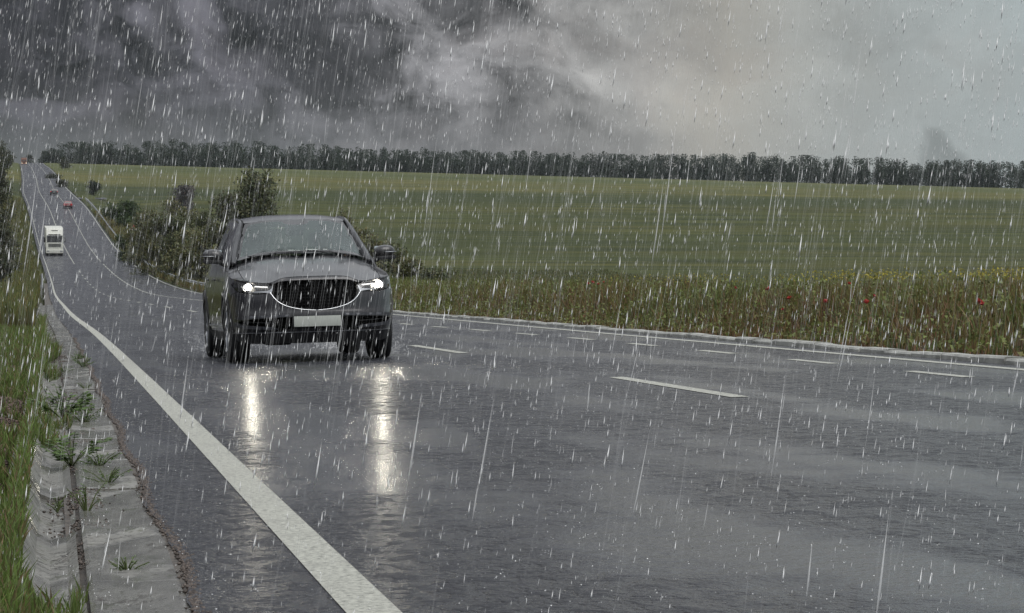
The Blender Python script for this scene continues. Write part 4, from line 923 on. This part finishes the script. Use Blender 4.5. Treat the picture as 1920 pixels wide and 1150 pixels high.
plant('round_bush', 'round dark green bush standing alone at the left of the thicket', 'bush', (232 - 960) * 560 / 6000, 560., 5.6, 6.3, 14, 6000, .16, DG, 51, trunk=False, base=.05, stemname='stem', crownname='foliage')
plant('purple_leaved_tree', 'small purple-grey tree in the field edge above the thicket', 'tree', (350 - 960) * 600 / 6000, 600., 7.6, 5.6, 14, 7000, .17, PU, 52, base=.2)
plant('round_bush', 'small dark bush beside the side road high on the right bank', 'bush', (175 - 960) * 735 / 6000, 735., 3.3, 3.0, 10, 2500, .15, (.028, .040, .026), 53, trunk=False, base=.05, stemname='stem', crownname='foliage')
for i, (px, Y, topy, wpx, colr, lab) in enumerate([
    (672, 232, 402, 66, OL, 'tall olive bush right behind the crossover windscreen pillar'),
    (705, 222, 436, 62, OL, 'olive bush behind the right door mirror'),
    (742, 208, 462, 64, GR_, 'grey-green bush right of the lit headlight'),
    (776, 198, 484, 56, OL, 'low olive bush to the right of the crossover'),
    (808, 192, 506, 46, GR_, 'lowest bush at the right end of the row sloping down from the crossover'),
    (640, 240, 392, 50, OL, 'olive bush showing just above the crossover roof edge')]):
    s = 6000 / Y; X = (px - 960) / s; z0 = float(gz_xy(X, Y)); h = CAMH + (535 - topy) / s - z0
    plant('bush', lab, 'bush', X, Y, h * 1.0, wpx / s * 1.3, 14, 7000, .105, colr, 70 + i, group=GB, trunk=False, base=.02, stemname='stem', crownname='foliage', varc=.45)
# trees and scrub on the left bank, most of them reaching out of the frame
for i, (off_, Y, h, wd, lab) in enumerate([
    (4.6, 250, 3.0, 3.6, 'nearest low bush on the left bank'), (5.0, 300, 6.4, 4.4, 'broad dark bush on the left bank above the short barrier'), (5.2, 370, 8.5, 5.0, 'dark leafy tree on the left bank level with the white lorry'),
    (5.4, 470, 9.0, 6.0, 'dark tree next up the left bank past the white lorry'), (5.8, 620, 9.5, 6.5, 'dark tree halfway up the left bank'), (6.2, 830, 10, 8, 'dark tree high on the left bank'), (7.0, 1150, 11, 10, 'dark tree near the crest on the left bank')]):
    X = float(XL(Y)) - 1.0 - off_
    plant('bank_tree', lab, 'tree' if i else 'bush', X, Y, h, wd, 14, 5200, .16 if Y < 500 else .26, (.060, .066, .036), 100 + i, group='trees on the left bank', trunk=i > 0, base=.05)
for i, (px, Y, h, wd, lab) in enumerate([(101, 960, 2.3, 4.2, 'small dark bush above the red car on the right verge'), (116, 830, 2.0, 3.2, 'low brownish bush on the right verge above the side road'), (118, 1200, 4.0, 5.5, 'dark bush near the crest on the right verge'), (56, 1620, 5.5, 3.6, 'small tree standing alone on the crest beside the road')]):
    plant('bush', lab, 'bush' if i < 3 else 'tree', (px - 960) * Y / 6000, Y, h, wd, 8, 1200, .2, (.038, .042, .024), 130 + i, trunk=False, base=.05, stemname='stem', crownname='foliage')

# the wood along the skyline: reads as one dark mass
rg = np.random.default_rng(5); Cs = []; Cl = []
X = -248.
ntr = 0
while X < 430:
    Y = rg.uniform(1660, 1720); q = X - float(XL(Y)); z0 = float(gz_xy(X, Y)) - 2
    pxx = 960 + X * 6000 / Y
    top_ = np.interp(pxx, [70, 100, 140, 300, 500, 700, 900, 1100, 1300, 1500, 1700, 1920, 2500], [292, 276, 268, 268, 269, 280, 286, 289, 290, 294, 299, 305, 318]) + rg.normal() * 2.2 + (rg.random() < .15) * -4
    h = CAMH + (535 - top_) * Y / 6000 - z0; wd = rg.uniform(6.0, 11)
    nl = 1500 if pxx < 2000 else 500
    lob = [(rg.normal() * wd * .2, rg.normal() * 3, h * rg.uniform(.25, .92), wd * rg.uniform(.2, .36), 3, h * rg.uniform(.10, .2)) for _ in range(9)] + [(0, 0, h * .38, wd * .6, 3, h * .38)] * 3
    P = crown_points(lob, nl, rg); P[:, 2] = np.minimum(P[:, 2], h); P += np.array([X, Y, z0])
    Cs.append(P); cc = np.array([.028, .040, .025]) * rg.uniform(.92, 1.10); Cl.append(np.clip(cc * rg.uniform(.6, 1.5, (nl, 1)), 0, 1)); X += rg.uniform(1.9, 3.6); ntr += 1
V, F, Cc = leaf_tris(np.concatenate(Cs), .42, np.concatenate(Cl), rg=rg)
tag(np_mesh('wood', V, F, M['leaf'], col=Cc), label='dark wood running along the skyline beyond the green field', cat='wood', kind='stuff')

# ------------------------------------------------------------------ grass and weeds
def blades(name, label, cat, q, Y, h, wd, colb, colt, side, lean=.25, zoff=0., q_from_right=True, nodes=2, mat=None):
    n = len(q); X = XL(Y) + (WR(Y) + q if q_from_right else q); qq = (WR(Y) + q if q_from_right else q)
    z = np.where((qq > -1.075) & (qq < -.3), road_z(qq, Y) + gutter_z(qq), ground_z(qq, Y)) + zoff; a = rng.uniform(0, 2 * math.pi, n); l = rng.uniform(0, lean, n) * h; b = rng.uniform(0, math.pi, n)
    bx, by = np.cos(b) * wd / 2, np.sin(b) * wd / 2; lx, ly = np.cos(a) * l, np.sin(a) * l
    B0 = np.stack([X - bx, Y - by, z], 1); B1 = np.stack([X + bx, Y + by, z], 1)
    M0 = np.stack([X - bx * .8 + lx * .35, Y - by * .8 + ly * .35, z + h * .55], 1); M1 = np.stack([X + bx * .8 + lx * .35, Y + by * .8 + ly * .35, z + h * .55], 1)
    T = np.stack([X + lx, Y + ly, z + h], 1)
    V = np.stack([B0, B1, M0, M1, T], 1).reshape(-1, 3); k = np.arange(n) * 5
    F = np.concatenate([np.stack([k, k + 1, k + 3], 1), np.stack([k, k + 3, k + 2], 1), np.stack([k + 2, k + 3, k + 4], 1)])
    C = np.stack([colb, colb, (colb + colt) / 2, (colb + colt) / 2, colt], 1).reshape(-1, 3)
    return tag(np_mesh(name, V, F, mat or M['blade'], col=C), label=label, cat=cat, kind='stuff')
def vnoise(x, y, s, seed=0):
    r = np.random.default_rng(seed); G_ = r.random((128, 128)); xx = (x / s) % 127; yy = (y / s) % 127; i = xx.astype(int); j = yy.astype(int); fx = xx - i; fy = yy - j; fx = fx * fx * (3 - 2 * fx); fy = fy * fy * (3 - 2 * fy)
    return (G_[i, j] * (1 - fx) + G_[i + 1, j] * fx) * (1 - fy) + (G_[i, j + 1] * (1 - fx) + G_[i + 1, j + 1] * fx) * fy
# tall weeds on the right verge
n = 80000; Y = 20 + 100 * rng.random(n) ** .8; q = .62 + 3.4 * rng.random(n) ** .9
pn = vnoise(q + 50, Y, .7, 1); pm_ = vnoise(q + 80, Y, 2.3, 2); pc = vnoise(q + 20, Y, 3.1, 9)
h = (.17 + .50 * ss(.6, 1.7, q)) * (.62 + .55 * pn) * (.8 + .3 * pm_) * rng.uniform(.6, 1.12, n)
green = np.array([.140, .178, .046]); dry = np.array([.22, .145, .070]); red = np.array([.19, .085, .048]); dark = np.array([.066, .092, .032])
m1 = ss(.35, .65, pc)[:, None]; rdm = rng.random(n)[:, None]
colt = np.where(rdm < .66, green, np.where(rdm < .80, dry, dark)) * (1 - .35 * m1) + .35 * m1 * red; colt = colt * rng.uniform(.7, 1.35, (n, 1))
colb = np.where(rdm < .35, dark, red * .8 + dry * .3) * rng.uniform(.6, 1.2, (n, 1))
blades('verge_weeds', 'tall green and rust coloured weeds along the right kerb', 'weeds', q, Y, h, .010 + .010 * rng.random(n) + Y * .00008, colb, colt, 1, .62)
# leafy material among the stalks
n = 90000; Y = 20 + 100 * rng.random(n) ** .8; q = .55 + 3.4 * rng.random(n); pn = vnoise(q + 50, Y, .7, 1); pm_ = vnoise(q + 80, Y, 2.3, 2)
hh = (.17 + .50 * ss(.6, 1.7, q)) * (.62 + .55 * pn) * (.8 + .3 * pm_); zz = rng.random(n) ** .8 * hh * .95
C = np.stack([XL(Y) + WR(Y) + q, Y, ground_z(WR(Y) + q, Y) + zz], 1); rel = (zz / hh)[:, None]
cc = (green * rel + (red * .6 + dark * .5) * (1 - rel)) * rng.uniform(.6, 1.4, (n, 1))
V, F, Cc = leaf_tris(C, .026, cc); tag(np_mesh('verge_foliage', V, F, M['blade'], col=Cc), label='small leaves filling the tall weeds on the right verge', cat='weeds', kind='stuff')
# yellow umbels at the top of the verge
n = 1900; ctr = []
for (qc, Yc, ry, nn) in ((2.4, 40.5, 1.3, .30), (2.8, 36.5, 1.0, .2), (2.6, 34.5, .9, .16), (2.5, 52, 2.2, .14), (2.7, 46, 1.5, .1), (2.4, 58, 2.5, .05), (2.5, 32, .8, .05)):
    k_ = int(n * nn); ctr.append(np.stack([qc + rng.normal(size=k_) * .35, Yc + rng.normal(size=k_) * ry * .5], 1))
ctr = np.concatenate(ctr); q, Y = ctr[:, 0], ctr[:, 1]
cl_ = np.round(np.stack([q / .09, Y / .12], 1)) ; q = cl_[:, 0] * .09 + rng.normal(size=len(q)) * .016; Y = cl_[:, 1] * .12 + rng.normal(size=len(Y)) * .02
hv = .55 + .18 * vnoise(cl_[:, 0] + 40, cl_[:, 1], 1.3, 4) ; C = np.stack([XL(Y) + WR(Y) + q, Y, ground_z(WR(Y) + q, Y) + hv + rng.normal(size=len(q)) * .008], 1)
V, F, Cc = leaf_tris(C, .014, np.array([.36, .31, .04]) * rng.uniform(.6, 1.3, (len(C), 1))); tag(np_mesh('yellow_blossom', V, F, M['blade'], col=Cc), label='clusters of small yellow flowers at the top of the right verge', cat='flowers', kind='stuff')
# farther verges, both sides, and rough grass in the field
def scatter(name, label, n, Y0, Y1, q0, q1, h0, h1, wd, ct, cb, right=True, pw=1.):
    Y = Y0 + (Y1 - Y0) * rng.random(n) ** pw; q = q0 + (q1 - q0) * rng.random(n)
    if not right: q = -1.06 - q
    pn = vnoise(q + 60, Y, 3, 6); h = rng.uniform(h0, h1, n) * (.6 + .7 * pn)
    c_ = np.array(ct) * rng.uniform(.6, 1.4, (n, 1)) * np.where(rng.random(n)[:, None] < .25, np.array([1.7, 1.1, .9]), 1.)
    return blades(name, label, 'grass', q, Y, h, np.full(n, wd) * (1 + Y / 400.), np.array(cb) * rng.uniform(.7, 1.2, (n, 1)), c_, 1, .4, q_from_right=right)
scatter('far_verge_grass', 'long grass on the right bank behind the crash barrier', 60000, 115, 620, .7, 9, .25, .75, .05, (.15, .165, .055), (.12, .09, .045), pw=1.5)
scatter('field_edge_grass', 'rough grass at the near side of the green field', 60000, 60, 420, 4, 62, .12, .38, .05, (.105, .120, .045), (.08, .085, .035), pw=1.)
scatter('left_bank_grass', 'long mixed grass on the left bank further along', 45000, 60, 700, .1, 9, .2, .7, .04, (.115, .145, .042), (.09, .075, .035), right=False, pw=1.7)
# near left bank
n = 120000; Y = 6 + 62 * rng.random(n) ** 1.15; l = .02 + (.4 + .05 * Y) * rng.random(n) ** 1.1; pn = vnoise(l + 7, Y, .8, 12); p2 = vnoise(l + 3, Y, .35, 13)
bare = ss(.30, .42, pn) * ss(.2, .35, p2) ; keep = rng.random(n) < (.06 + .94 * bare) ; Y, l, pn = Y[keep], l[keep], pn[keep]; n = len(Y)
h = rng.uniform(.03, .10, n) * (1 + ss(.5, 3, l) * .9) * (1 + ss(20, 60, Y) * .8)
c_ = np.where(rng.random(n)[:, None] < .78, np.array([.125, .19, .04]), np.array([.21, .135, .075])) * rng.uniform(.6, 1.4, (n, 1)); cb_ = np.array([.08, .10, .03]) * rng.uniform(.6, 1.3, (n, 1))
spill = rng.random(n) < .12; l = np.where(spill, -.07 * rng.random(n) ** 1.5 * (pn > .35), l)
sp = (rng.random(n) < .4) & (((Y > 18.6) & (Y < 24)) | (Y < 9.6) | ((Y > 33) & (Y < 48))); l = np.where(sp, -.30 * rng.random(n) ** 1.3 * (.4 + .6 * np.sin((Y - 18.6) * .58).clip(0, 1)), l)
blades('bank_grass', 'short green grass beside the gutter on the left bank', 'grass', -1.05 - l, Y, h, .005 + .004 * rng.random(n) + .0001 * Y, cb_, c_, -1, .7, q_from_right=False)
# gravel on the bare earth beside the gutter
n = 26000; Y = 6 + 32 * rng.random(n) ** 1.2; l = .02 + 1.3 * rng.random(n); pn = vnoise(l + 7, Y, .8, 12); p2 = vnoise(l + 3, Y, .35, 13); keep = rng.random(n) > ss(.30, .42, pn) * ss(.2, .35, p2) * .97; Y, l = Y[keep], l[keep]; n = len(Y)
q = -1.05 - l; C = np.stack([XL(Y) + q, Y, ground_z(q, Y) + .004], 1); r = rng.uniform(.006, .020, (n, 1))
oct_ = np.array([(1,0,0),(-1,0,0),(0,1,0),(0,-1,0),(0,0,.7),(0,0,-.7)]); V = (C[:, None] + oct_[None] * r[:, None] * rng.uniform(.6, 1.2, (n, 6, 1))).reshape(-1, 3); k = np.arange(n)[:, None, None] * 6
F = (k + np.array([(0,2,4),(2,1,4),(1,3,4),(3,0,4),(2,0,5),(1,2,5),(3,1,5),(0,3,5)])[None]).reshape(-1, 3)
tag(np_mesh('gravel', V, F, M['leaf'], col=np.repeat(np.array([.15, .105, .088]) * rng.uniform(.4, 1.5, (n, 1)), 6, 0)), label='wet reddish gravel on bare patches of the left bank', cat='gravel', kind='stuff')

n = 9000; Y = 6 + 45 * rng.random(n) ** 1.2; q = -.78 + rng.normal(size=n) * .06; pn = vnoise(q * 2 + 9, Y, .5, 31); keep = (pn > .56) & (q > -.98); Y, q = Y[keep], q[keep]
Y2_ = 6 + 50 * rng.random(9000) ** 1.2; Y = np.concatenate([Y, Y2_]); q = np.concatenate([q, -.46 + rng.normal(size=9000) * .012 + .018 * np.sin(Y2_ * 1.3)]); n = len(Y)
zz = road_z(q, Y) + gutter_z(q) + .003
C = np.stack([XL(Y) + q, Y, zz], 1); r = rng.uniform(.003, .010, (n, 1)); V = (C[:, None] + oct_[None] * r[:, None] * rng.uniform(.6, 1.2, (n, 6, 1))).reshape(-1, 3); k = np.arange(n)[:, None, None] * 6
F = (k + np.array([(0,2,4),(2,1,4),(1,3,4),(3,0,4),(2,0,5),(1,2,5),(3,1,5),(0,3,5)])[None]).reshape(-1, 3)
tag(np_mesh('gutter_gravel', V, F, M['leaf'], col=np.repeat(np.array([.13, .105, .09]) * rng.uniform(.4, 1.5, (n, 1)), 6, 0)), label='grit and soil washed into the gutter and along the asphalt edge', cat='gravel', kind='stuff')
# weeds rooted in the gutter joints
def weed(X, Y, h, nl, lab, leafy=.5, seed=0, wide=1.):
    rg = np.random.default_rng(seed); q = X - float(XL(Y)); z0 = float(road_z(-.5, Y)) - .03
    t = empty('weed', (X, Y, z0), label=lab, cat='weed', group='weeds growing in the gutter')
    LV, LF, LC = [], [], []; st = MB()
    for i in range(nl):
        a = rg.uniform(0, 2 * math.pi); hh = h * rg.uniform(.35, 1); sp = h * wide * rg.uniform(.2, .9); tip = np.array([math.cos(a) * sp, math.sin(a) * sp, hh]); ln = h * rg.uniform(.15, .30) * (.55 + leafy * .6)
        st.tube([(0, 0, 0), tuple(tip * (.5, .5, .65)), tuple(tip)], [.0035, .0025, .0015], 4)
        for j in range(8):
            f = rg.uniform(.45, 1); p = tip * f; b = a + rg.uniform(-1.3, 1.3); d = np.array([math.cos(b), math.sin(b), rg.uniform(-.2, .5)]); d /= np.linalg.norm(d); sd = np.cross(d, (0, 0, 1)); sd /= np.linalg.norm(sd) + 1e-6; wl = ln * .22 * (.5 + leafy)
            k = len(LV); LV += [p, p + d * ln * .4 + sd * wl, p + d * ln * .4 - sd * wl, p + d * ln * .45 + (0, 0, .15 * ln), p + d * ln]
            LF += [(k, k + 1, k + 3), (k, k + 3, k + 2), (k + 1, k + 4, k + 3), (k + 3, k + 4, k + 2)]; cc = np.array([.075, .125, .03]) * rg.uniform(.6, 1.4); LC += [cc] * 5
    np_mesh('leaves', np.array(LV), np.array(LF), M['blade'], t, col=np.array(LC)); st.build('stem', simple('stem_green', (.06, .08, .02), .7) if 'stem_green' not in bpy.data.materials else bpy.data.materials['stem_green'], t)
for i, (q, Y, h, nl, lf, wd, lab) in enumerate([
    (-.80, 22.3, .26, 22, .8, 1.1, 'biggest leafy weed growing in the middle of the gutter'),
    (-.66, 21.6, .16, 16, .6, 1.3, 'second leafy weed touching the biggest one on the road side'),
    (-.64, 24.5, .09, 12, .3, 1.3, 'low tuft beyond the biggest weed at the asphalt edge'),
    (-.58, 28.5, .08, 12, .3, 1.3, 'low tuft on the slab edge farther up the gutter'),
    (-.52, 36.0, .16, 16, .4, 1., 'green tuft at the asphalt edge far up the gutter'),
    (-.54, 40.0, .15, 16, .4, 1., 'farthest green tuft at the asphalt edge'),
    (-.78, 16.6, .20, 14, 1., 1.2, 'broad-leaved weed standing over a slab joint'),
    (-.64, 16.4, .10, 18, .5, 1.5, 'spreading weed next to the broad-leaved one'),
    (-.62, 15.0, .10, 16, .4, 1.5, 'flat weed just before the broad-leaved one'),
    (-.74, 13.1, .14, 9, .1, .7, 'thin upright grass tuft in a slab joint'),
    (-.86, 13.3, .08, 8, .1, .8, 'tiny grass tuft beside the thin upright one'),
    (-.64, 10.4, .06, 16, .4, 1.4, 'small weed in the bright puddle'),
    (-1.0, 25.5, .10, 12, .4, 1.3, 'weed on the outer rim of the gutter next to the grass'),
    (-.92, 31, .10, 12, .4, 1.3, 'weed in the gutter where grass spills over the rim'),
    (-.75, 34, .10, 12, .4, 1.3, 'weed in the gutter bottom under the tall bank grass'),
    (-.86, 44, .12, 12, .4, 1.3, 'far weed in the gutter bottom')]):
    weed(float(XL(Y)) + q, Y, h, nl, lab, lf, 200 + i, wd)

# poppies in the verge
def poppy():
    t = empty('poppy', group='red poppies in the right verge')
    MB().tube([(0, 0, -.25), (.01, .005, -.1), (0, 0, 0)], .0025, 5).build('stem', M['bark'], t)
    pb = MB(); nn = 12
    for i in range(nn + 1):
        pass
    rings = [(.004, 0), (.022, .006), (.036, .024), (.038, .038)]; V = []; F = []
    for r, z in rings:
        for j in range(nn): a = 2 * math.pi * j / nn; rr = r * (1 + .12 * math.sin(4 * a)); V.append((rr * math.cos(a), rr * math.sin(a), z + .004 * math.cos(3 * a)))
    for i in range(3):
        for j in range(nn): F.append((i * nn + j, i * nn + (j + 1) % nn, (i + 1) * nn + (j + 1) % nn, (i + 1) * nn + j))
    pb.add(V, F).build('petals', M['petal_red'], t, smooth=True)
    MB().lathe_x([(-.008,.001),(-.004,.008),(.004,.008),(.008,.001)], 8, 0, 0, .016).build('seed_head', M['void'], t)
    return t
pp = poppy(); first = True
PPS = [(1103, 533, 1.5, 'brightest poppy left of the yellow flowers'), (1110, 531, 1.5, 'poppy touching the brightest one'), (1121, 534, 1.3, 'poppy just right of the brightest one'), (1132, 530, 1.6, 'small poppy at the right end of the cluster of four'), (1441, 543, 1.3, 'poppy low under the left end of the yellow patch'), (1481, 561, 1.2, 'lone dark red poppy in the middle of the verge'), (1592, 533, 1.5, 'poppy under the right end of the yellow patch'), (1638, 556, 1.2, 'bright poppy in the centre of the right-hand weeds'), (1624, 569, 1., 'fainter poppy below the bright one'), (1548, 567, 1.1, 'dull poppy between the lone dark one and the bright one'), (1469, 581, .9, 'lowest orange-red poppy near the kerb weeds'), (1843, 572, 1.1, 'right-most of the red poppies'), (1835, 568, 1.1, 'poppy touching the right-most one'), (1378, 541, 1.4, 'poppy left of the yellow patch')]
PU_ = {}
for i, (px, py, q, lab) in enumerate(PPS):
    Ys_ = np.linspace(22, 110, 4000); i0 = int(np.argmin(np.abs((XL(Ys_) + WR(Ys_) + q) - (px - 960) / 6000 * Ys_))); Y = float(Ys_[i0]); z = CAMH + (535 - py) * Y / 6000
    o = pp if i == 0 else copy_tree(pp)
    o.location = (float(XL(Y) + WR(Y) + q), Y, z); o.rotation_euler = (R_(35 + 10 * math.sin(i * 2.1)), R_(18 * math.sin(i * 3.3)), i * 1.1); o.scale = (.68 + .2 * math.sin(i * 1.7),) * 3
    tag(o, label=lab + ' on the right verge' if len(lab.split()) < 12 else lab, cat='poppy')
n = 260; Yp = 455 + rng.normal(size=n) * 9; qp = 4.2 + rng.normal(size=n) * 1.1; X = XL(Yp) + WR(Yp) + qp
V, F, Cc = leaf_tris(np.stack([X, Yp, ground_z(WR(Yp) + qp, Yp) + rng.uniform(.25, .7, n)], 1), .13, np.array([.34, .045, .02]) * rng.uniform(.5, 1.2, (n, 1))); tag(np_mesh('poppy_patch', V, F, M['blade'], col=Cc), label='patch of red poppies on the bank behind the right barrier', cat='flowers', kind='stuff')

# ------------------------------------------------------------------ rain
def rain_mat(name, alpha):
    m, t, o = new_mat(name)
    d = t.n('ShaderNodeBsdfDiffuse', {0: (.95, .95, .95, 1)}); tr = t.n('ShaderNodeBsdfTranslucent', {0: (.95, .95, .95, 1)}); g = t.n('ShaderNodeBsdfGlossy', {0: (1, 1, 1, 1), 1: .35})
    a = t.n('ShaderNodeMixShader', {0: .08, 1: d.outputs[0], 2: tr.outputs[0]}); b = t.n('ShaderNodeMixShader', {0: .04, 1: a.outputs[0], 2: g.outputs[0]})
    tp = t.n('ShaderNodeBsdfTransparent'); c = t.n('ShaderNodeMixShader', {0: alpha, 1: tp.outputs[0], 2: b.outputs[0]}); t.L.new(c.outputs[0], o.inputs[0]); return m
def rain(name, label, n, Y0, Y1, length, width, alpha, pw, xm=.19, tilt=.15, jl=.5):
    rg = np.random.default_rng(abs(hash(label)) % 1000 if False else len(label) * 7 + n)
    Y = Y0 + (Y1 - Y0) * rg.random(n) ** pw; half = xm * Y + 1.2
    X = rg.uniform(-1, 1, n) * half; zt_ = CAMH + .11 * Y + .4; Z = rg.uniform(0.02, 1, n) * zt_
    Z = Z + road_z(0, Y)
    qv = X - XL(Y); keep = np.ones(n, bool)
    incar = (np.abs(X + 2.45) < 1.6) & (Y > 34.9) & (Y < 40.2) & (Z < 1.8); keep &= ~incar
    X, Y, Z = X[keep], Y[keep], Z[keep]; n = len(X)
    L = length * rg.lognormal(0, jl, n); tx = tilt + rg.normal(size=n) * .035; wv = width * rg.uniform(.6, 1.3, n)
    top_ = np.stack([X + tx * L / 2, Y, Z + L / 2], 1); bot = np.stack([X - tx * L / 2, Y, Z - L / 2], 1); mid = np.stack([X - tx * L * .1, Y, Z - L * .12], 1)
    o3 = np.array([(1, 0, 0), (-.5, .87, 0), (-.5, -.87, 0)])
    V = np.concatenate([top_[:, None], mid[:, None] + o3[None] * wv[:, None, None] / 2, bot[:, None]], 1).reshape(-1, 3); k = np.arange(n)[:, None, None] * 5
    F = (k + np.array([(0,1,2),(0,2,3),(0,3,1),(4,2,1),(4,3,2),(4,1,3)])[None]).reshape(-1, 3)
    return tag(np_mesh(name, V, F, rain_mat(name, alpha), smooth=True), label=label, cat='rain', kind='stuff')
rain('faint_raindrops', 'pale half transparent raindrops falling behind the bright ones', 9000, 8, 70, .045, .0048, .32, .9, jl=.5)
rain('raindrops', 'bright short falling raindrops all through the air', 9500, 8, 60, .050, .0050, .92, .9, jl=.35)
rain('near_raindrops', 'small bright raindrops falling close in front', 5000, 2.6, 11, .019, .0018, .9, .62, jl=.35)
rain('fine_rain', 'faint thin veil of slanting rain in the air', 12000, 9, 75, .60, .005, .055, .8)
rain('near_rain_veil', 'faint thin streaks of rain close in front', 900, 3, 10, .16, .0018, .09, .7)
rain('long_rain', 'a few long bright slanting streaks of near rain', 110, 7, 30, .30, .006, .38, 1., jl=.3)

# splashes where the drops strike the road, and the spray dragged up by the wheels
def specks(name, label, C, size, tint, alpha):
    V, F, Cc = leaf_tris(C, size, np.ones((len(C), 3)) * tint); return tag(np_mesh(name, V, F, rain_mat(name, alpha)), label=label, cat='rain', kind='stuff')
n = 9000; Y = 5 + 60 * rng.random(n) ** 1.0; X = rng.uniform(-.2, .19, n) * Y; q = X - XL(Y); keep = (q > -.9) & (q < WR(Y)); X, Y, q = X[keep], Y[keep], q[keep]; n = len(X)
C = np.stack([X, Y, road_z(q, Y) + rng.exponential(.006, n) + .002], 1); C = np.concatenate([C, C + rng.normal(size=(n, 3)) * .008 + (0, 0, .008)])
specks('splashes', 'tiny splashes where raindrops hit the wet road', C, .0028, 1., .75)
cc_ = []
for (px_, py_, nn_) in ((-3.05, 36.9, 900), (-1.45, 37.2, 800), (-3.6, 40.6, 2600), (-2.2, 40.9, 2000)):
    a_ = rng.exponential(.5 if py_ > 40 else .2, nn_); cc_.append(np.stack([px_ + rng.normal(size=nn_) * (.10 + .22 * a_) - .17 * a_, py_ + a_ * 1.3, np.abs(rng.normal(size=nn_)) * (.10 + .16 * a_) + .01], 1))
C = np.concatenate(cc_); C[:, 2] += road_z(C[:, 0] - XL(C[:, 1]), C[:, 1]); specks('tyre_spray', 'fine water spray thrown up behind the crossover wheels', C, .016, 1., .16)

# ------------------------------------------------------------------ rain haze
hm, t, o = new_mat('haze'); pv = t.n('ShaderNodeVolumePrincipled', {'Color': (.80, .88, .92, 1), 'Density': .00004, 'Anisotropy': .2}); t.L.new(pv.outputs[0], o.inputs['Volume'])
tag(MB().box(-5200, 5200, -60, 6200, -140, 110).build('haze', hm), kind='stuff')
